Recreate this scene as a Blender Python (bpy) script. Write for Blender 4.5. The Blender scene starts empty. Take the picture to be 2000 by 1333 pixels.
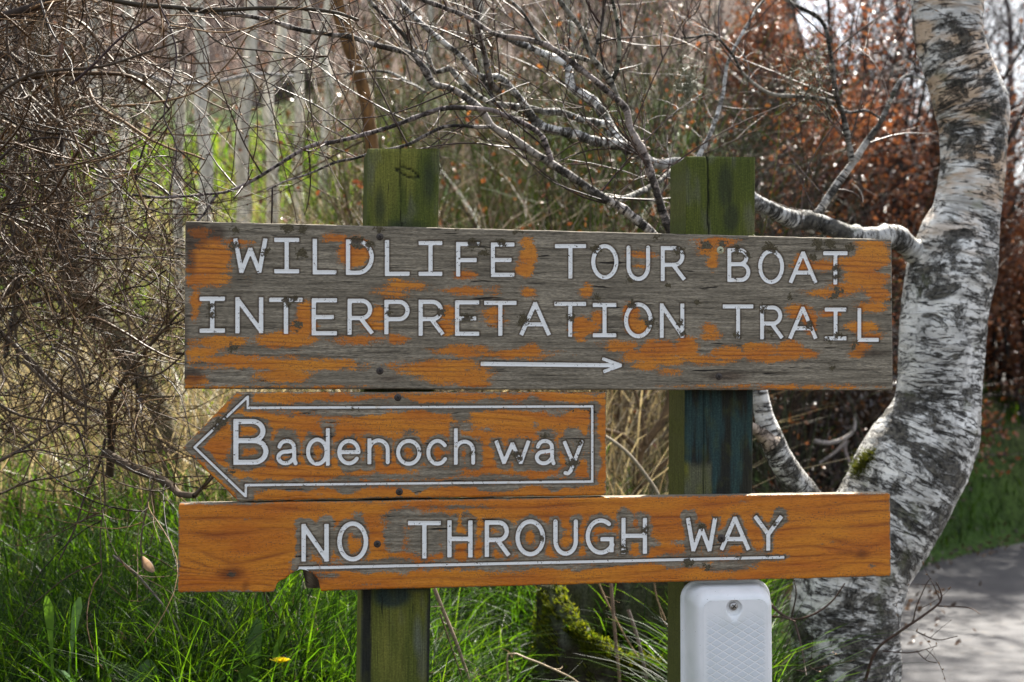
import bpy, math
import numpy as np
from mathutils import Vector
rad = math.radians
scene = bpy.context.scene
COL = scene.collection

# ------------------------------------------------------------------ camera
F = 50 / 36 * 2000           # focal length in photograph pixels
CY, CZ, PITCH = -2.78, 1.25, rad(1.75)
cam_d = bpy.data.cameras.new('camera')
cam = bpy.data.objects.new('camera', cam_d)
COL.objects.link(cam)
cam.location = (0, CY, CZ)
cam.rotation_euler = (rad(90) + PITCH, 0, 0)
cam_d.lens = 50
cam_d.sensor_width = 36
cam_d.clip_end = 1000
cam_d.dof.use_dof = True
cam_d.dof.focus_distance = 2.80
cam_d.dof.aperture_fstop = 5.0
scene.camera = cam

# ------------------------------------------------------------------ world, sun, exposure
SUN_EL, SUN_AZ = rad(54), rad(24)
world = bpy.data.worlds.new('World')
scene.world = world
world.use_nodes = True
wn = world.node_tree
bg = wn.nodes['Background']
sky = wn.nodes.new('ShaderNodeTexSky')
sky.sky_type = 'NISHITA'
sky.sun_disc = False
sky.sun_elevation = SUN_EL
sky.sun_rotation = SUN_AZ
sky.air_density = 1.0
sky.dust_density = 4.0
sky.ozone_density = 1.0
tc = wn.nodes.new('ShaderNodeTexCoord'); cn = wn.nodes.new('ShaderNodeTexNoise')
cn.inputs['Scale'].default_value = 2.2; cn.inputs['Detail'].default_value = 5
wn.links.new(tc.outputs['Generated'], cn.inputs['Vector'])
cr = wn.nodes.new('ShaderNodeMapRange'); cr.inputs[1].default_value = .40; cr.inputs[2].default_value = .58; cr.inputs[4].default_value = .85
wn.links.new(cn.outputs[0], cr.inputs[0])
cmx = wn.nodes.new('ShaderNodeMix'); cmx.data_type = 'RGBA'
wn.links.new(cr.outputs[0], cmx.inputs[0]); wn.links.new(sky.outputs[0], cmx.inputs[6]); cmx.inputs[7].default_value = (3.35, 3.45, 3.55, 1)
wn.links.new(cmx.outputs[2], bg.inputs[0])
bg.inputs[1].default_value = 0.10
sun_d = bpy.data.lights.new('sun', 'SUN')
sun_d.energy = 5.0
sun_d.angle = rad(0.5)
sun_d.color = (1.0, 0.95, 0.86)
sun = bpy.data.objects.new('sun', sun_d)
COL.objects.link(sun)
SDIR = Vector((math.sin(SUN_AZ) * math.cos(SUN_EL), math.cos(SUN_AZ) * math.cos(SUN_EL), math.sin(SUN_EL)))
sun.rotation_euler = SDIR.to_track_quat('Z', 'Y').to_euler()
sun.location = (8, 18, 22)
vs = scene.view_settings
vs.view_transform = 'Standard'
vs.look = 'None'
vs.gamma = 1
vs.exposure = 1.88
try:
    scene.cycles.max_bounces = 8
    scene.cycles.use_denoising = True
except Exception:
    pass

# ------------------------------------------------------------------ helpers
def rng_(s):
    return np.random.default_rng(s)

def ray(px, py):
    px = np.asarray(px, float); py = np.asarray(py, float)
    dx = (px - 1000) / F
    dz = -(py - 666.5) / F
    c, s = math.cos(PITCH), math.sin(PITCH)
    return np.stack([dx, c - dz * s, dz * c + s], -1)

def W(px, py, D):
    """world point at distance D (along y from the camera) seen at that pixel of the photograph"""
    r = ray(px, py)
    t = np.asarray(D, float) / r[..., 1]
    p = r * t[..., None]
    return p + np.array([0, CY, CZ])

def pix(P):
    d = P - np.array([0, CY, CZ])
    c, s = math.cos(PITCH), math.sin(PITCH)
    yy = d[..., 1] * c + d[..., 2] * s
    zz = -d[..., 1] * s + d[..., 2] * c
    return 1000 + F * d[..., 0] / yy, 666.5 - F * zz / yy, yy

_T2 = rng_(7).random((256, 256))
def noise2(x, y):
    xi = np.floor(x).astype(int); yi = np.floor(y).astype(int)
    fx = x - xi; fy = y - yi
    fx = fx * fx * (3 - 2 * fx); fy = fy * fy * (3 - 2 * fy)
    a = _T2[xi & 255, yi & 255]; b = _T2[(xi + 1) & 255, yi & 255]
    c = _T2[xi & 255, (yi + 1) & 255]; d = _T2[(xi + 1) & 255, (yi + 1) & 255]
    return (a * (1 - fx) + b * fx) * (1 - fy) + (c * (1 - fx) + d * fx) * fy
def fbm2(x, y, o=4):
    r = 0; a = .5; t = 0
    for i in range(o):
        r = r + a * noise2(x * 2 ** i + 17.3 * i, y * 2 ** i + 9.1 * i); t += a; a *= .5
    return r / t
_T3 = rng_(8).random((32, 32, 32))
def noise3(p):
    i = np.floor(p).astype(int); f = p - i; f = f * f * (3 - 2 * f)
    r = 0
    for dx in (0, 1):
        for dy in (0, 1):
            for dz in (0, 1):
                w = (f[..., 0] if dx else 1 - f[..., 0]) * (f[..., 1] if dy else 1 - f[..., 1]) * (f[..., 2] if dz else 1 - f[..., 2])
                r = r + w * _T3[(i[..., 0] + dx) & 31, (i[..., 1] + dy) & 31, (i[..., 2] + dz) & 31]
    return r
def fbm3(p, o=4):
    r = 0; a = .5; t = 0
    for i in range(o):
        r = r + a * noise3(p * 2 ** i + 5.7 * i); t += a; a *= .5
    return r / t
def sstep(a, b, x):
    t = np.clip((x - a) / (b - a), 0, 1)
    return t * t * (3 - 2 * t)

def mk(name, V, faces, mat, parent=None, attrs=None, smooth=False):
    """one mesh object; faces is a list of (n,k) index arrays; attrs: name -> (n,3) vector, (n,4) colour or (n,) float"""
    V = np.asarray(V, np.float32)
    if not isinstance(faces, (list, tuple)):
        faces = [faces]
    faces = [np.asarray(f, np.int32) for f in faces if len(f)]
    me = bpy.data.meshes.new(name)
    me.vertices.add(len(V))
    me.vertices.foreach_set('co', V.ravel())
    li = np.concatenate([f.ravel() for f in faces])
    tot = np.concatenate([np.full(len(f), f.shape[1], np.int32) for f in faces])
    st = np.concatenate([[0], np.cumsum(tot)[:-1]]).astype(np.int32)
    me.loops.add(len(li)); me.loops.foreach_set('vertex_index', li)
    me.polygons.add(len(tot))
    me.polygons.foreach_set('loop_start', st)
    me.polygons.foreach_set('loop_total', tot)
    if smooth:
        me.polygons.foreach_set('use_smooth', np.ones(len(tot), bool))
    for k, a in (attrs or {}).items():
        a = np.asarray(a, np.float32)
        if a.ndim == 1:
            at = me.attributes.new(k, 'FLOAT', 'POINT'); at.data.foreach_set('value', a)
        elif a.shape[1] == 4:
            at = me.attributes.new(k, 'FLOAT_COLOR', 'POINT'); at.data.foreach_set('color', a.ravel())
        else:
            at = me.attributes.new(k, 'FLOAT_VECTOR', 'POINT'); at.data.foreach_set('vector', a.ravel())
    me.materials.append(mat)
    me.update(calc_edges=True)
    me.validate()
    o = bpy.data.objects.new(name, me)
    COL.objects.link(o)
    if parent is not None:
        o.parent = parent
        o.matrix_parent_inverse = parent.matrix_basis.inverted()
    return o

def tag(o, label=None, cat=None, group=None, kind=None):
    if label: o['label'] = label
    if cat: o['category'] = cat
    if group: o['group'] = group
    if kind: o['kind'] = kind
    return o

def empty(name, loc, label, cat, group=None):
    o = bpy.data.objects.new(name, None)
    COL.objects.link(o)
    o.location = tuple(float(v) for v in loc)
    o.empty_display_size = .1
    return tag(o, label, cat, group)

def rgba(c):
    c = np.asarray(c, float)
    return np.concatenate([c, np.ones(c.shape[:-1] + (1,))], -1)

class Bag:
    """collects vertices, faces and colours for ONE mesh"""
    def __init__(s):
        s.V = []; s.F = {3: [], 4: []}; s.C = []; s.U = []; s.n = 0
    def add(s, V, F, C, U=None):
        s.V.append(V); s.C.append(C)
        s.U.append(U if U is not None else np.zeros((len(V), 3)))
        F = np.asarray(F)
        s.F[F.shape[1]].append(F + s.n); s.n += len(V)
    def build(s, name, mat, parent=None, smooth=True):
        fs = [np.concatenate(f) for f in s.F.values() if f]
        return mk(name, np.concatenate(s.V), fs, mat, parent,
                  {'col': rgba(np.concatenate(s.C)), 'uvw': np.concatenate(s.U)}, smooth)

def tubes(bag, P, R, col, sides=4, cap=True):
    """P (n,k,3) polylines, R (n,k) radii, col (n,3)"""
    P = np.asarray(P, float); R = np.asarray(R, float)
    n, k, _ = P.shape
    if n == 0: return
    T = np.gradient(P, axis=1)
    T /= np.linalg.norm(T, axis=2, keepdims=True) + 1e-9
    D = P[:, -1] - P[:, 0]
    ref = np.zeros((n, 3)); ref[np.arange(n), np.argmin(np.abs(D), 1)] = 1
    A = np.cross(T, ref[:, None]); A /= np.linalg.norm(A, axis=2, keepdims=True) + 1e-9
    B = np.cross(T, A)
    th = np.arange(sides) / sides * 2 * np.pi
    ring = A[:, :, None] * np.cos(th)[None, None, :, None] + B[:, :, None] * np.sin(th)[None, None, :, None]
    V = P[:, :, None] + ring * R[:, :, None, None]
    L = np.concatenate([np.zeros((n, 1)), np.cumsum(np.linalg.norm(np.diff(P, axis=1), axis=2), 1)], 1)
    U = np.zeros((n, k, sides, 3))
    U[..., 0] = np.cos(th) * R[:, :, None]; U[..., 1] = np.sin(th) * R[:, :, None]
    U[..., 2] = L[:, :, None] + np.arange(n)[:, None, None] * .37
    a = np.arange(k - 1)[:, None] * sides + np.arange(sides)[None]
    b = np.arange(k - 1)[:, None] * sides + (np.arange(sides)[None] + 1) % sides
    q = np.stack([a, b, b + sides, a + sides], -1).reshape(-1, 4)
    Fq = (q[None] + (np.arange(n) * k * sides)[:, None, None]).reshape(-1, 4)
    C = np.repeat(np.asarray(col, float).reshape(-1, 3) if np.ndim(col) > 1 else np.tile(col, (n, 1)), k * sides, 0)
    bag.add(V.reshape(-1, 3), Fq, C, U.reshape(-1, 3))

def smooth_line(P, R, step=.02):
    """Catmull-Rom resampling of a control polyline with radii"""
    P = np.asarray(P, float); R = np.asarray(R, float)
    n = len(P)
    Q = np.concatenate([[2 * P[0] - P[1]], P, [2 * P[-1] - P[-2]]])
    op, orr = [], []
    for i in range(n - 1):
        L = np.linalg.norm(P[i + 1] - P[i]); m = max(2, int(L / step))
        t = np.arange(m)[:, None] / m
        p0, p1, p2, p3 = Q[i], Q[i + 1], Q[i + 2], Q[i + 3]
        op.append(.5 * ((2 * p1) + (-p0 + p2) * t + (2 * p0 - 5 * p1 + 4 * p2 - p3) * t ** 2 + (-p0 + 3 * p1 - 3 * p2 + p3) * t ** 3))
        orr.append(R[i] + (R[i + 1] - R[i]) * t[:, 0])
    op.append(P[-1:]); orr.append(R[-1:])
    return np.concatenate(op), np.concatenate(orr)

def limb(bag, P, R, col, sides=12, step=.02, wob=0.0, seed=0, bump=.08):
    """one knobbly tapering limb"""
    P, R = smooth_line(P, R, step)
    g = rng_(seed)
    if wob:
        s = np.linspace(0, len(P) * .35, len(P))
        off = np.stack([noise2(s, np.full_like(s, seed * 3.1 + j * 7.7)) - .5 for j in range(3)], -1)
        e = np.minimum(np.arange(len(P)), np.arange(len(P))[::-1]) / 3
        P = P + off * wob * np.clip(e, 0, 1)[:, None]
    k = len(P)
    s = np.arange(k) * .9
    R = R * (1 + bump * 2 * (noise2(s * .7, s * 0 + seed * 1.7) - .5))
    tubes(bag, P[None], R[None], np.asarray([col]), sides)
    # nodes: small buds and snags
    return P, R

def vines(g, P0, D0, length, k, curl, sag=0.0):
    n = len(P0)
    P = np.zeros((n, k, 3)); P[:, 0] = P0
    d = D0 / np.linalg.norm(D0, axis=1, keepdims=True)
    step = (length / (k - 1))[:, None]
    turn = g.normal(0, 1, (n, 3))
    for i in range(1, k):
        turn = turn * .75 + g.normal(0, .6, (n, 3))
        d = d + turn * curl
        d[:, 2] -= sag
        d /= np.linalg.norm(d, axis=1, keepdims=True)
        P[:, i] = P[:, i - 1] + d * step
    return P

def ribbons(bag, P, Wd, side, col, fold=0.0):
    """flat blades: P (n,k,3), half widths Wd (n,k), side (n,3)"""
    n, k, _ = P.shape
    S = side[:, None] * Wd[:, :, None]
    V = np.stack([P - S, P + S], 2)
    a = np.arange(k - 1) * 2
    q = np.stack([a, a + 1, a + 3, a + 2], -1)
    Fq = (q[None] + (np.arange(n) * k * 2)[:, None, None]).reshape(-1, 4)
    C = np.repeat(col, k * 2, 0)
    bag.add(V.reshape(-1, 3), Fq, C)

def leaves(bag, g, P, size, col, aspect=.6, curl=.3):
    """small bent leaves, two quads each"""
    n = len(P)
    d = g.normal(0, 1, (n, 3)); d /= np.linalg.norm(d, axis=1, keepdims=True)
    e = np.cross(d, g.normal(0, 1, (n, 3))); e /= np.linalg.norm(e, axis=1, keepdims=True)
    f = np.cross(d, e)
    size = size[:, None]
    tip = P + d * size
    mid = P + d * size * .5 - f * size * curl * .5
    l = P + d * size * .45 + e * size * aspect * .5 + f * size * curl * .3
    r = P + d * size * .45 - e * size * aspect * .5 + f * size * curl * .3
    V = np.stack([P, r, tip, l, mid], 1).reshape(-1, 3)
    b = np.arange(n) * 5
    Ft = np.concatenate([np.stack([b, b + 1, b + 4], -1), np.stack([b + 1, b + 2, b + 4], -1),
                         np.stack([b + 2, b + 3, b + 4], -1), np.stack([b + 3, b, b + 4], -1)])
    bag.add(V, Ft, np.repeat(col, 5, 0))

def pick(g, n, cols, jit=.15):
    cols = np.asarray(cols, float)
    c = cols[g.integers(0, len(cols), n)]
    return np.clip(.62 * c * (1 + g.normal(0, jit, (n, 1))), .003, .95)

# ------------------------------------------------------------------ materials
class N:
    def __init__(s, name):
        s.m = bpy.data.materials.new(name); s.m.use_nodes = True
        s.t = s.m.node_tree; s.n = s.t.nodes
        s.p = s.n['Principled BSDF']; s.out = s.n['Material Output']
    def __call__(s, typ, **kw):
        nd = s.n.new('ShaderNode' + typ)
        for k, v in kw.items(): setattr(nd, k, v)
        return nd
    def link(s, a, b): s.t.links.new(a, b)
    def attr(s, name, out=0): 
        nd = s('Attribute'); nd.attribute_name = name
        return nd.outputs[{'col': 0, 'vec': 1, 'fac': 2}[out]]
    def val(s, a, v):
        if hasattr(v, 'is_output'): s.link(v, a)
        else: a.default_value = v
    def math(s, op, a, b=0.0, clamp=False):
        nd = s('Math', operation=op); nd.use_clamp = clamp
        s.val(nd.inputs[0], a); s.val(nd.inputs[1], b)
        return nd.outputs[0]
    def mix(s, f, a, b, mode='MIX'):
        nd = s('Mix', data_type='RGBA', blend_type=mode)
        s.val(nd.inputs[0], f); s.val(nd.inputs[6], a if hasattr(a, 'is_output') else (*a, 1)); s.val(nd.inputs[7], b if hasattr(b, 'is_output') else (*b, 1))
        return nd.outputs[2]
    def noise(s, vec, scale, detail=3, rough=.55, st=(1, 1, 1), dist=0.0):
        mp = s('Mapping'); s.link(vec, mp.inputs[0]); mp.inputs[3].default_value = st
        nd = s('TexNoise'); s.link(mp.outputs[0], nd.inputs['Vector'])
        nd.inputs['Scale'].default_value = scale; nd.inputs['Detail'].default_value = detail
        nd.inputs['Roughness'].default_value = rough; nd.inputs['Distortion'].default_value = dist
        return nd.outputs[0]
    def rng(s, v, a, b, c=0.0, d=1.0):
        nd = s('MapRange'); s.val(nd.inputs[0], v)
        for i, x in enumerate((a, b, c, d)): nd.inputs[i + 1].default_value = x
        return nd.outputs[0]
    def ramp(s, f, stops):
        nd = s('ValToRGB'); s.link(f, nd.inputs[0])
        e = nd.color_ramp.elements
        while len(e) < len(stops): e.new(.5)
        for el, (p, c) in zip(e, stops): el.position = p; el.color = (*c, 1)
        return nd.outputs[0]
    def bump(s, h, strength, dist=.002):
        nd = s('Bump'); s.link(h, nd.inputs['Height'])
        nd.inputs['Strength'].default_value = strength; nd.inputs['Distance'].default_value = dist
        s.link(nd.outputs[0], s.p.inputs['Normal'])
    def base(s, c, rough=.6, spec=.5):
        s.val(s.p.inputs['Base Color'], c if hasattr(c, 'is_output') else (*c, 1))
        s.val(s.p.inputs['Roughness'], rough)
        s.p.inputs['Specular IOR Level'].default_value = spec
        return s.m

def m_board(name, lo, hi):
    n = N(name); v = n.attr('uvw', 'vec')
    grain = n.attr('grain', 'fac'); mask = n.attr('mask', 'fac'); lich = n.attr('lich', 'fac'); stain_shade = n.attr('stain_shade', 'fac')
    streak = n.noise(v, 1, 5, .68, (7, 130, 1))
    fine = n.noise(v, 1, 3, .7, (90, 420, 1))
    speck = n.noise(v, 300, 3, .65)
    med = n.noise(v, 1, 4, .65, (48, 80, 1))
    # varnished wood: growth rings from the grain phase
    sn = n.math('SINE', n.math('MULTIPLY', grain, 6.2832))
    sn = n.math('SUBTRACT', n.math('MULTIPLY', n.math('POWER', n.math('MULTIPLY', n.math('ADD', sn, 1.0), .5), .45), 2.0), 1.0)
    amp = n.rng(n.noise(v, 1, 3, .6, (6, 34, 1)), .38, .62)
    sn = n.math('ADD', n.math('MULTIPLY', sn, amp), n.math('MULTIPLY', n.math('SUBTRACT', 1.0, amp), .35))
    ring = n.rng(n.math('ADD', sn, n.math('MULTIPLY', n.math('SUBTRACT', streak, .5), 1.6)), -1.1, 1.1)
    big = n.noise(v, 1, 2, .5, (7, 20, 1))
    orange = n.ramp(ring, [(0, lo), (.35, tuple(.5 * (a + b) for a, b in zip(lo, hi))), (.7, hi), (1, tuple(1.08 * a for a in hi))])
    orange = n.mix(n.rng(big, .35, .65), orange, n.mix(1.0, orange, (.82, .66, .6), 'MULTIPLY'))
    orange = n.mix(1.0, orange, n.ramp(fine, [(.28, (.6, .55, .5)), (.5, (1, 1, 1)), (.75, (1.15, 1.15, 1.15))]), 'MULTIPLY')
    # bare weathered wood
    g1 = n.mix(n.rng(streak, .34, .66), (.075, .062, .044), (.33, .285, .215))
    g1 = n.mix(1.0, g1, n.ramp(fine, [(.3, (.45, .45, .45)), (.5, (1, 1, 1)), (.7, (1.6, 1.58, 1.5))]), 'MULTIPLY')
    g1 = n.mix(n.rng(n.noise(v, 1, 2, .5, (5, 26, 1)), .35, .7, 0, .5), g1, (.125, .105, .075))
    crack = n.rng(n.noise(v, 1, 3, .5, (11, 150, 1), .4), .335, .30)
    crack2 = n.rng(n.noise(v, 1, 2, .4, (22, 260, 1), .2), .33, .29)
    g1 = n.mix(n.math('MAXIMUM', crack, n.math('MULTIPLY', crack2, .6)), g1, (.018, .014, .010))
    g1 = n.mix(n.rng(speck, .66, .72, 0, .55), g1, (.035, .03, .02))
    # edge of the varnish
    e = n.math('ADD', mask, n.math('MULTIPLY', n.math('SUBTRACT', med, .5), 1.1))
    e = n.math('ADD', e, n.math('MULTIPLY', n.math('SUBTRACT', speck, .5), 1.5))
    e = n.math('ADD', e, n.math('MULTIPLY', n.math('SUBTRACT', ring, .5), .22))
    fac = n.rng(e, -.05, .07)
    near = n.rng(e, -.25, -.05)
    g1 = n.mix(n.math('MULTIPLY', near, .35), g1, (.22, .10, .03))
    pepper = n.math('MULTIPLY', n.rng(speck, .575, .62), n.rng(n.noise(v, 1, 3, .6, (11, 32, 1)), .44, .58))
    orange = n.mix(n.math('MULTIPLY', pepper, .8), orange, (.075, .05, .03))
    c = n.mix(fac, g1, orange)
    c = n.mix(1.0, c, n.mix(stain_shade, (1, 1, 1), (.28, .2, .17)), 'MULTIPLY')  # stains and the painted groove-edge shade darken the wood
    lf = n.rng(n.math('ADD', lich, n.math('MULTIPLY', n.math('SUBTRACT', n.noise(v, 110, 5, .75), .5), 5.0)), .0, .12)
    c = n.mix(lf, c, n.mix(n.rng(speck, .35, .65), (.035, .026, .012), (.11, .09, .05)))
    rough = n.mix(fac, (.85,) * 3, (.42,) * 3)
    n.base(c, rough, .35)
    h = n.math('ADD', n.math('MULTIPLY', ring, .25), n.math('MULTIPLY', n.math('SUBTRACT', streak, crack), .8))
    h = n.math('ADD', h, n.math('MULTIPLY', lf, 1.2))
    n.bump(h, .55, .0016)
    return n.m

def m_paint():
    n = N('white_letter_paint'); v = n.attr('uvw', 'vec')
    lich = n.attr('lich', 'fac')
    streak = n.noise(v, 1, 4, .6, (16, 150, 1)); speck = n.noise(v, 150, 3, .7); b = n.noise(v, 40, 3, .6)
    c = n.mix(n.rng(streak, .35, .8, 0, .4), (.84, .84, .82), (.62, .60, .56))
    chip = n.math('MULTIPLY', n.rng(speck, .60, .635), n.rng(b, .42, .56))
    c = n.mix(n.rng(b, .62, .8, 0, .7), c, (.50, .36, .17))
    c = n.mix(chip, c, (.05, .035, .02))
    lf = n.rng(n.math('ADD', lich, n.math('MULTIPLY', n.math('SUBTRACT', n.noise(v, 110, 5, .75), .5), 5.0)), .0, .12)
    c = n.mix(lf, c, n.mix(n.rng(speck, .35, .65), (.03, .022, .012), (.10, .075, .045)))
    n.base(c, .55, .4)
    n.bump(n.math('ADD', streak, n.math('MULTIPLY', n.math('SUBTRACT', lf, chip), 1.5)), .5, .0012)
    return n.m

def m_post():
    n = N('algae_covered_post'); v = n.attr('uvw', 'vec'); col = n.attr('col', 'col')
    st = n.noise(v, 1, 4, .65, (420, 12, 420)); sp = n.noise(v, 260, 4, .7); md = n.noise(v, 38, 3, .6, (1, .6, 1))
    c = n.mix(1.0, col, n.ramp(st, [(.25, (.45, .45, .45)), (.5, (.95, .95, .95)), (.8, (1.45, 1.45, 1.4))]), 'MULTIPLY')
    c = n.mix(1.0, c, n.ramp(sp, [(.3, (.55, .55, .55)), (.55, (1, 1, 1)), (.75, (1.5, 1.5, 1.45))]), 'MULTIPLY')
    c = n.mix(n.rng(md, .5, .75, 0, .35), c, (.075, .085, .012))
    crack = n.rng(n.noise(v, 1, 3, .5, (130, 7, 130), .5), .285, .26)
    c = n.mix(crack, c, (.008, .009, .006))
    n.base(c, .8, .25)
    n.bump(n.math('ADD', n.math('SUBTRACT', st, n.math('MULTIPLY', crack, 2)), n.math('MULTIPLY', sp, .5)), .6, .0015)
    return n.m

def m_birch():
    n = N('birch_bark'); v = n.attr('uvw', 'vec'); tone = n.attr('col', 'col')
    # uvw = (cos*r, sin*r, length); lenticels run round the stem
    base = n.mix(n.rng(n.noise(v, 14, 4, .6), .35, .65), (.50, .485, .455), (.88, .86, .81))
    peel = n.noise(v, 1, 5, .7, (7, 7, 40), .7)
    base = n.mix(n.rng(peel, .52, .62, 0, .75), base, (.22, .20, .17))
    base = n.mix(n.rng(peel, .42, .34, 0, .8), base, (.86, .85, .82))
    big = n.noise(v, 4.2, 3, .6, (1, 1, .8))
    dash = n.math('ADD', n.noise(v, 1, 5, .74, (17, 17, 88), .8), n.math('MULTIPLY', n.math('SUBTRACT', big, .5), .26))
    dark = n.rng(dash, .53, .585)
    patch = n.rng(n.math('ADD', n.noise(v, 7.5, 8, .78, (1, 1, 1.5), .5), n.math('MULTIPLY', n.attr('rug', 'fac'), .05)), .535, .585)
    warm = n.math('MULTIPLY', n.rng(n.noise(v, 1, 3, .6, (7, 7, 22)), .45, .6), n.attr('warm', 'fac'))
    base = n.mix(n.math('MULTIPLY', warm, .8), base, (.50, .33, .19))
    c = n.mix(n.math('MULTIPLY', dark, .95), base, (.022, .018, .013))
    c = n.mix(n.math('MULTIPLY', patch, .95), c, n.mix(n.rng(n.noise(v, 70, 4, .7), .42, .66), (.014, .012, .009), (.16, .145, .115)))
    fiss = n.rng(n.noise(v, 1, 4, .65, (24, 24, 7), 1.5), .565, .60)
    c = n.mix(n.math('MULTIPLY', fiss, n.math('MULTIPLY', n.attr('rug', 'fac'), .35)), c, (.02, .016, .013))
    gl = n.rng(n.noise(v, 9, 4, .6, (1, 1, 1)), .60, .68, 0, .5)
    c = n.mix(gl, c, (.16, .17, .09))
    c = n.mix(1.0, c, tone, 'MULTIPLY')
    n.base(c, .7, .3)
    h = n.math('SUBTRACT', n.math('MULTIPLY', peel, .8), n.math('ADD', n.math('MULTIPLY', dark, .5), n.math('MULTIPLY', patch, .6)))
    n.bump(h, 1.0, .010)
    return n.m

def m_col(name, rough=.6, spec=.4, nscale=60, amt=.5, bump=.3, bd=.002, st=(1, 1, 1)):
    """colour from the mesh, with a small-scale surface variation"""
    n = N(name); v = n.attr('uvw', 'vec')
    if name in ('forest_floor', 'moss', 'bark'):
        v = n('TexCoord').outputs['Object']
    nz = n.noise(v, nscale, 4, .65, st)
    c = n.mix(1.0, n.attr('col', 'col'), n.ramp(nz, [(.25, (1 - amt,) * 3), (.5, (1, 1, 1)), (.75, (1 + amt,) * 3)]), 'MULTIPLY')
    n.base(c, rough, spec)
    if bump: n.bump(nz, bump, bd)
    return n.m

def m_leaf(name, trans=.45, rough=.45, gloss=.3, tint=(1.25, 1.25, .6)):
    n = N(name); col = n.attr('col', 'col')
    n.base(col, rough, gloss)
    tr = n('BsdfTranslucent')
    n.link(n.mix(1.0, col, tint, 'MULTIPLY'), tr.inputs[0])
    mx = n('MixShader'); mx.inputs[0].default_value = trans
    n.link(n.p.outputs[0], mx.inputs[1]); n.link(tr.outputs[0], mx.inputs[2])
    n.link(mx.outputs[0], n.out.inputs[0])
    return n.m

def m_ground():
    n = N('forest_floor'); v = n('TexCoord').outputs['Object']
    col = n.attr('col', 'col')
    a = n.noise(v, 22, 5, .7); b = n.noise(v, 3, 3, .6)
    c = n.mix(1.0, col, n.ramp(a, [(.3, (.35, .32, .3)), (.5, (1, 1, 1)), (.72, (1.9, 1.8, 1.7))]), 'MULTIPLY')
    c = n.mix(1.0, c, n.ramp(b, [(.3, (.7, .7, .7)), (.7, (1.25, 1.25, 1.25))]), 'MULTIPLY')
    n.base(c, .9, .2); n.bump(a, 1.0, .04)
    return n.m

def m_road():
    n = N('worn_asphalt'); v = n('TexCoord').outputs['Object']
    a = n.noise(v, 130, 3, .7); b = n.noise(v, 1.6, 4, .6); d = n.noise(v, 22, 4, .6)
    c = n.mix(n.rng(b, .35, .65), (.042, .041, .045), (.068, .066, .067))
    c = n.mix(1.0, c, n.ramp(a, [(.3, (.6, .6, .6)), (.5, (1, 1, 1)), (.7, (1.5, 1.5, 1.5))]), 'MULTIPLY')
    c = n.mix(n.rng(d, .62, .7, 0, .6), c, (.10, .075, .05))
    n.base(c, .75, .4); n.bump(a, .6, .004)
    return n.m

def m_plastic():
    n = N('white_translucent_plastic'); v = n.attr('uvw', 'vec'); on = n.attr('panel', 'fac')
    sx = n('SeparateXYZ'); n.link(v, sx.inputs[0])
    def lines(sgn):
        # two families of slanted lines make flat diamonds
        t = n.math('ADD', n.math('DIVIDE', sx.outputs[0], .0262), n.math('MULTIPLY', n.math('DIVIDE', sx.outputs[1], .0155), sgn))
        f = n.math('ABSOLUTE', n.math('SUBTRACT', n.math('FRACT', t), .5))
        return n.rng(f, .39, .44)
    ln = n.math('MULTIPLY', n.math('MAXIMUM', lines(1), lines(-1)), on)
    d = n.noise(v, 14, 4, .6)
    c = n.mix(n.math('MULTIPLY', on, n.math('SUBTRACT', 1.0, ln)), (.80, .80, .80), (.66, .69, .72))
    c = n.mix(n.rng(d, .45, .75, 0, .4), c, (.52, .56, .53))
    dirt = n.rng(n.noise(v, 260, 2, .5), .735, .76)
    c = n.mix(n.math('MULTIPLY', dirt, .7), c, (.15, .12, .09))
    n.base(c, .35, .5)
    n.p.inputs['Subsurface Weight'].default_value = .25
    n.p.inputs['Subsurface Radius'].default_value = (.01, .01, .01)
    n.p.inputs['Subsurface Scale'].default_value = .5
    n.bump(ln, .5, .0015)
    return n.m

def m_metal():
    n = N('screw_steel'); v = n('TexCoord').outputs['Object']
    nz = n.noise(v, 300, 3, .6)
    n.base(n.mix(nz, (.22, .2, .18), (.62, .6, .58)), .4, .5)
    n.p.inputs['Metallic'].default_value = .9
    return n.m

M = dict(board=m_board('weathered_grey_board', (.24, .066, .005), (.56, .205, .012)), varnish=m_board('varnished_orange_board', (.27, .072, .004), (.56, .195, .011)), paint=m_paint(), post=m_post(), birch=m_birch(), ground=m_ground(), road=m_road(),
         plastic=m_plastic(), metal=m_metal(),
         twig=m_col('twig_bark', .48, .22, 90, .45, .3, .001),
         bark=m_col('bark', .8, .3, 28, .7, .8, .008, (1, 1, .35)),
         moss=m_col('moss', .9, .2, 120, .7, .9, .006),
         grass=m_leaf('grass_blade', .55, .45, .2, (2.7, 2.6, .6)),
         leaf=m_leaf('green_leaf', .4, .4, .45, (1.3, 1.3, .6)),
         deadleaf=m_leaf('dead_leaf', .35, .32, .6, (1.25, .95, .7)),
         straw=m_leaf('dry_straw', .4, .45, .3, (1.2, 1.1, .9)))

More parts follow.
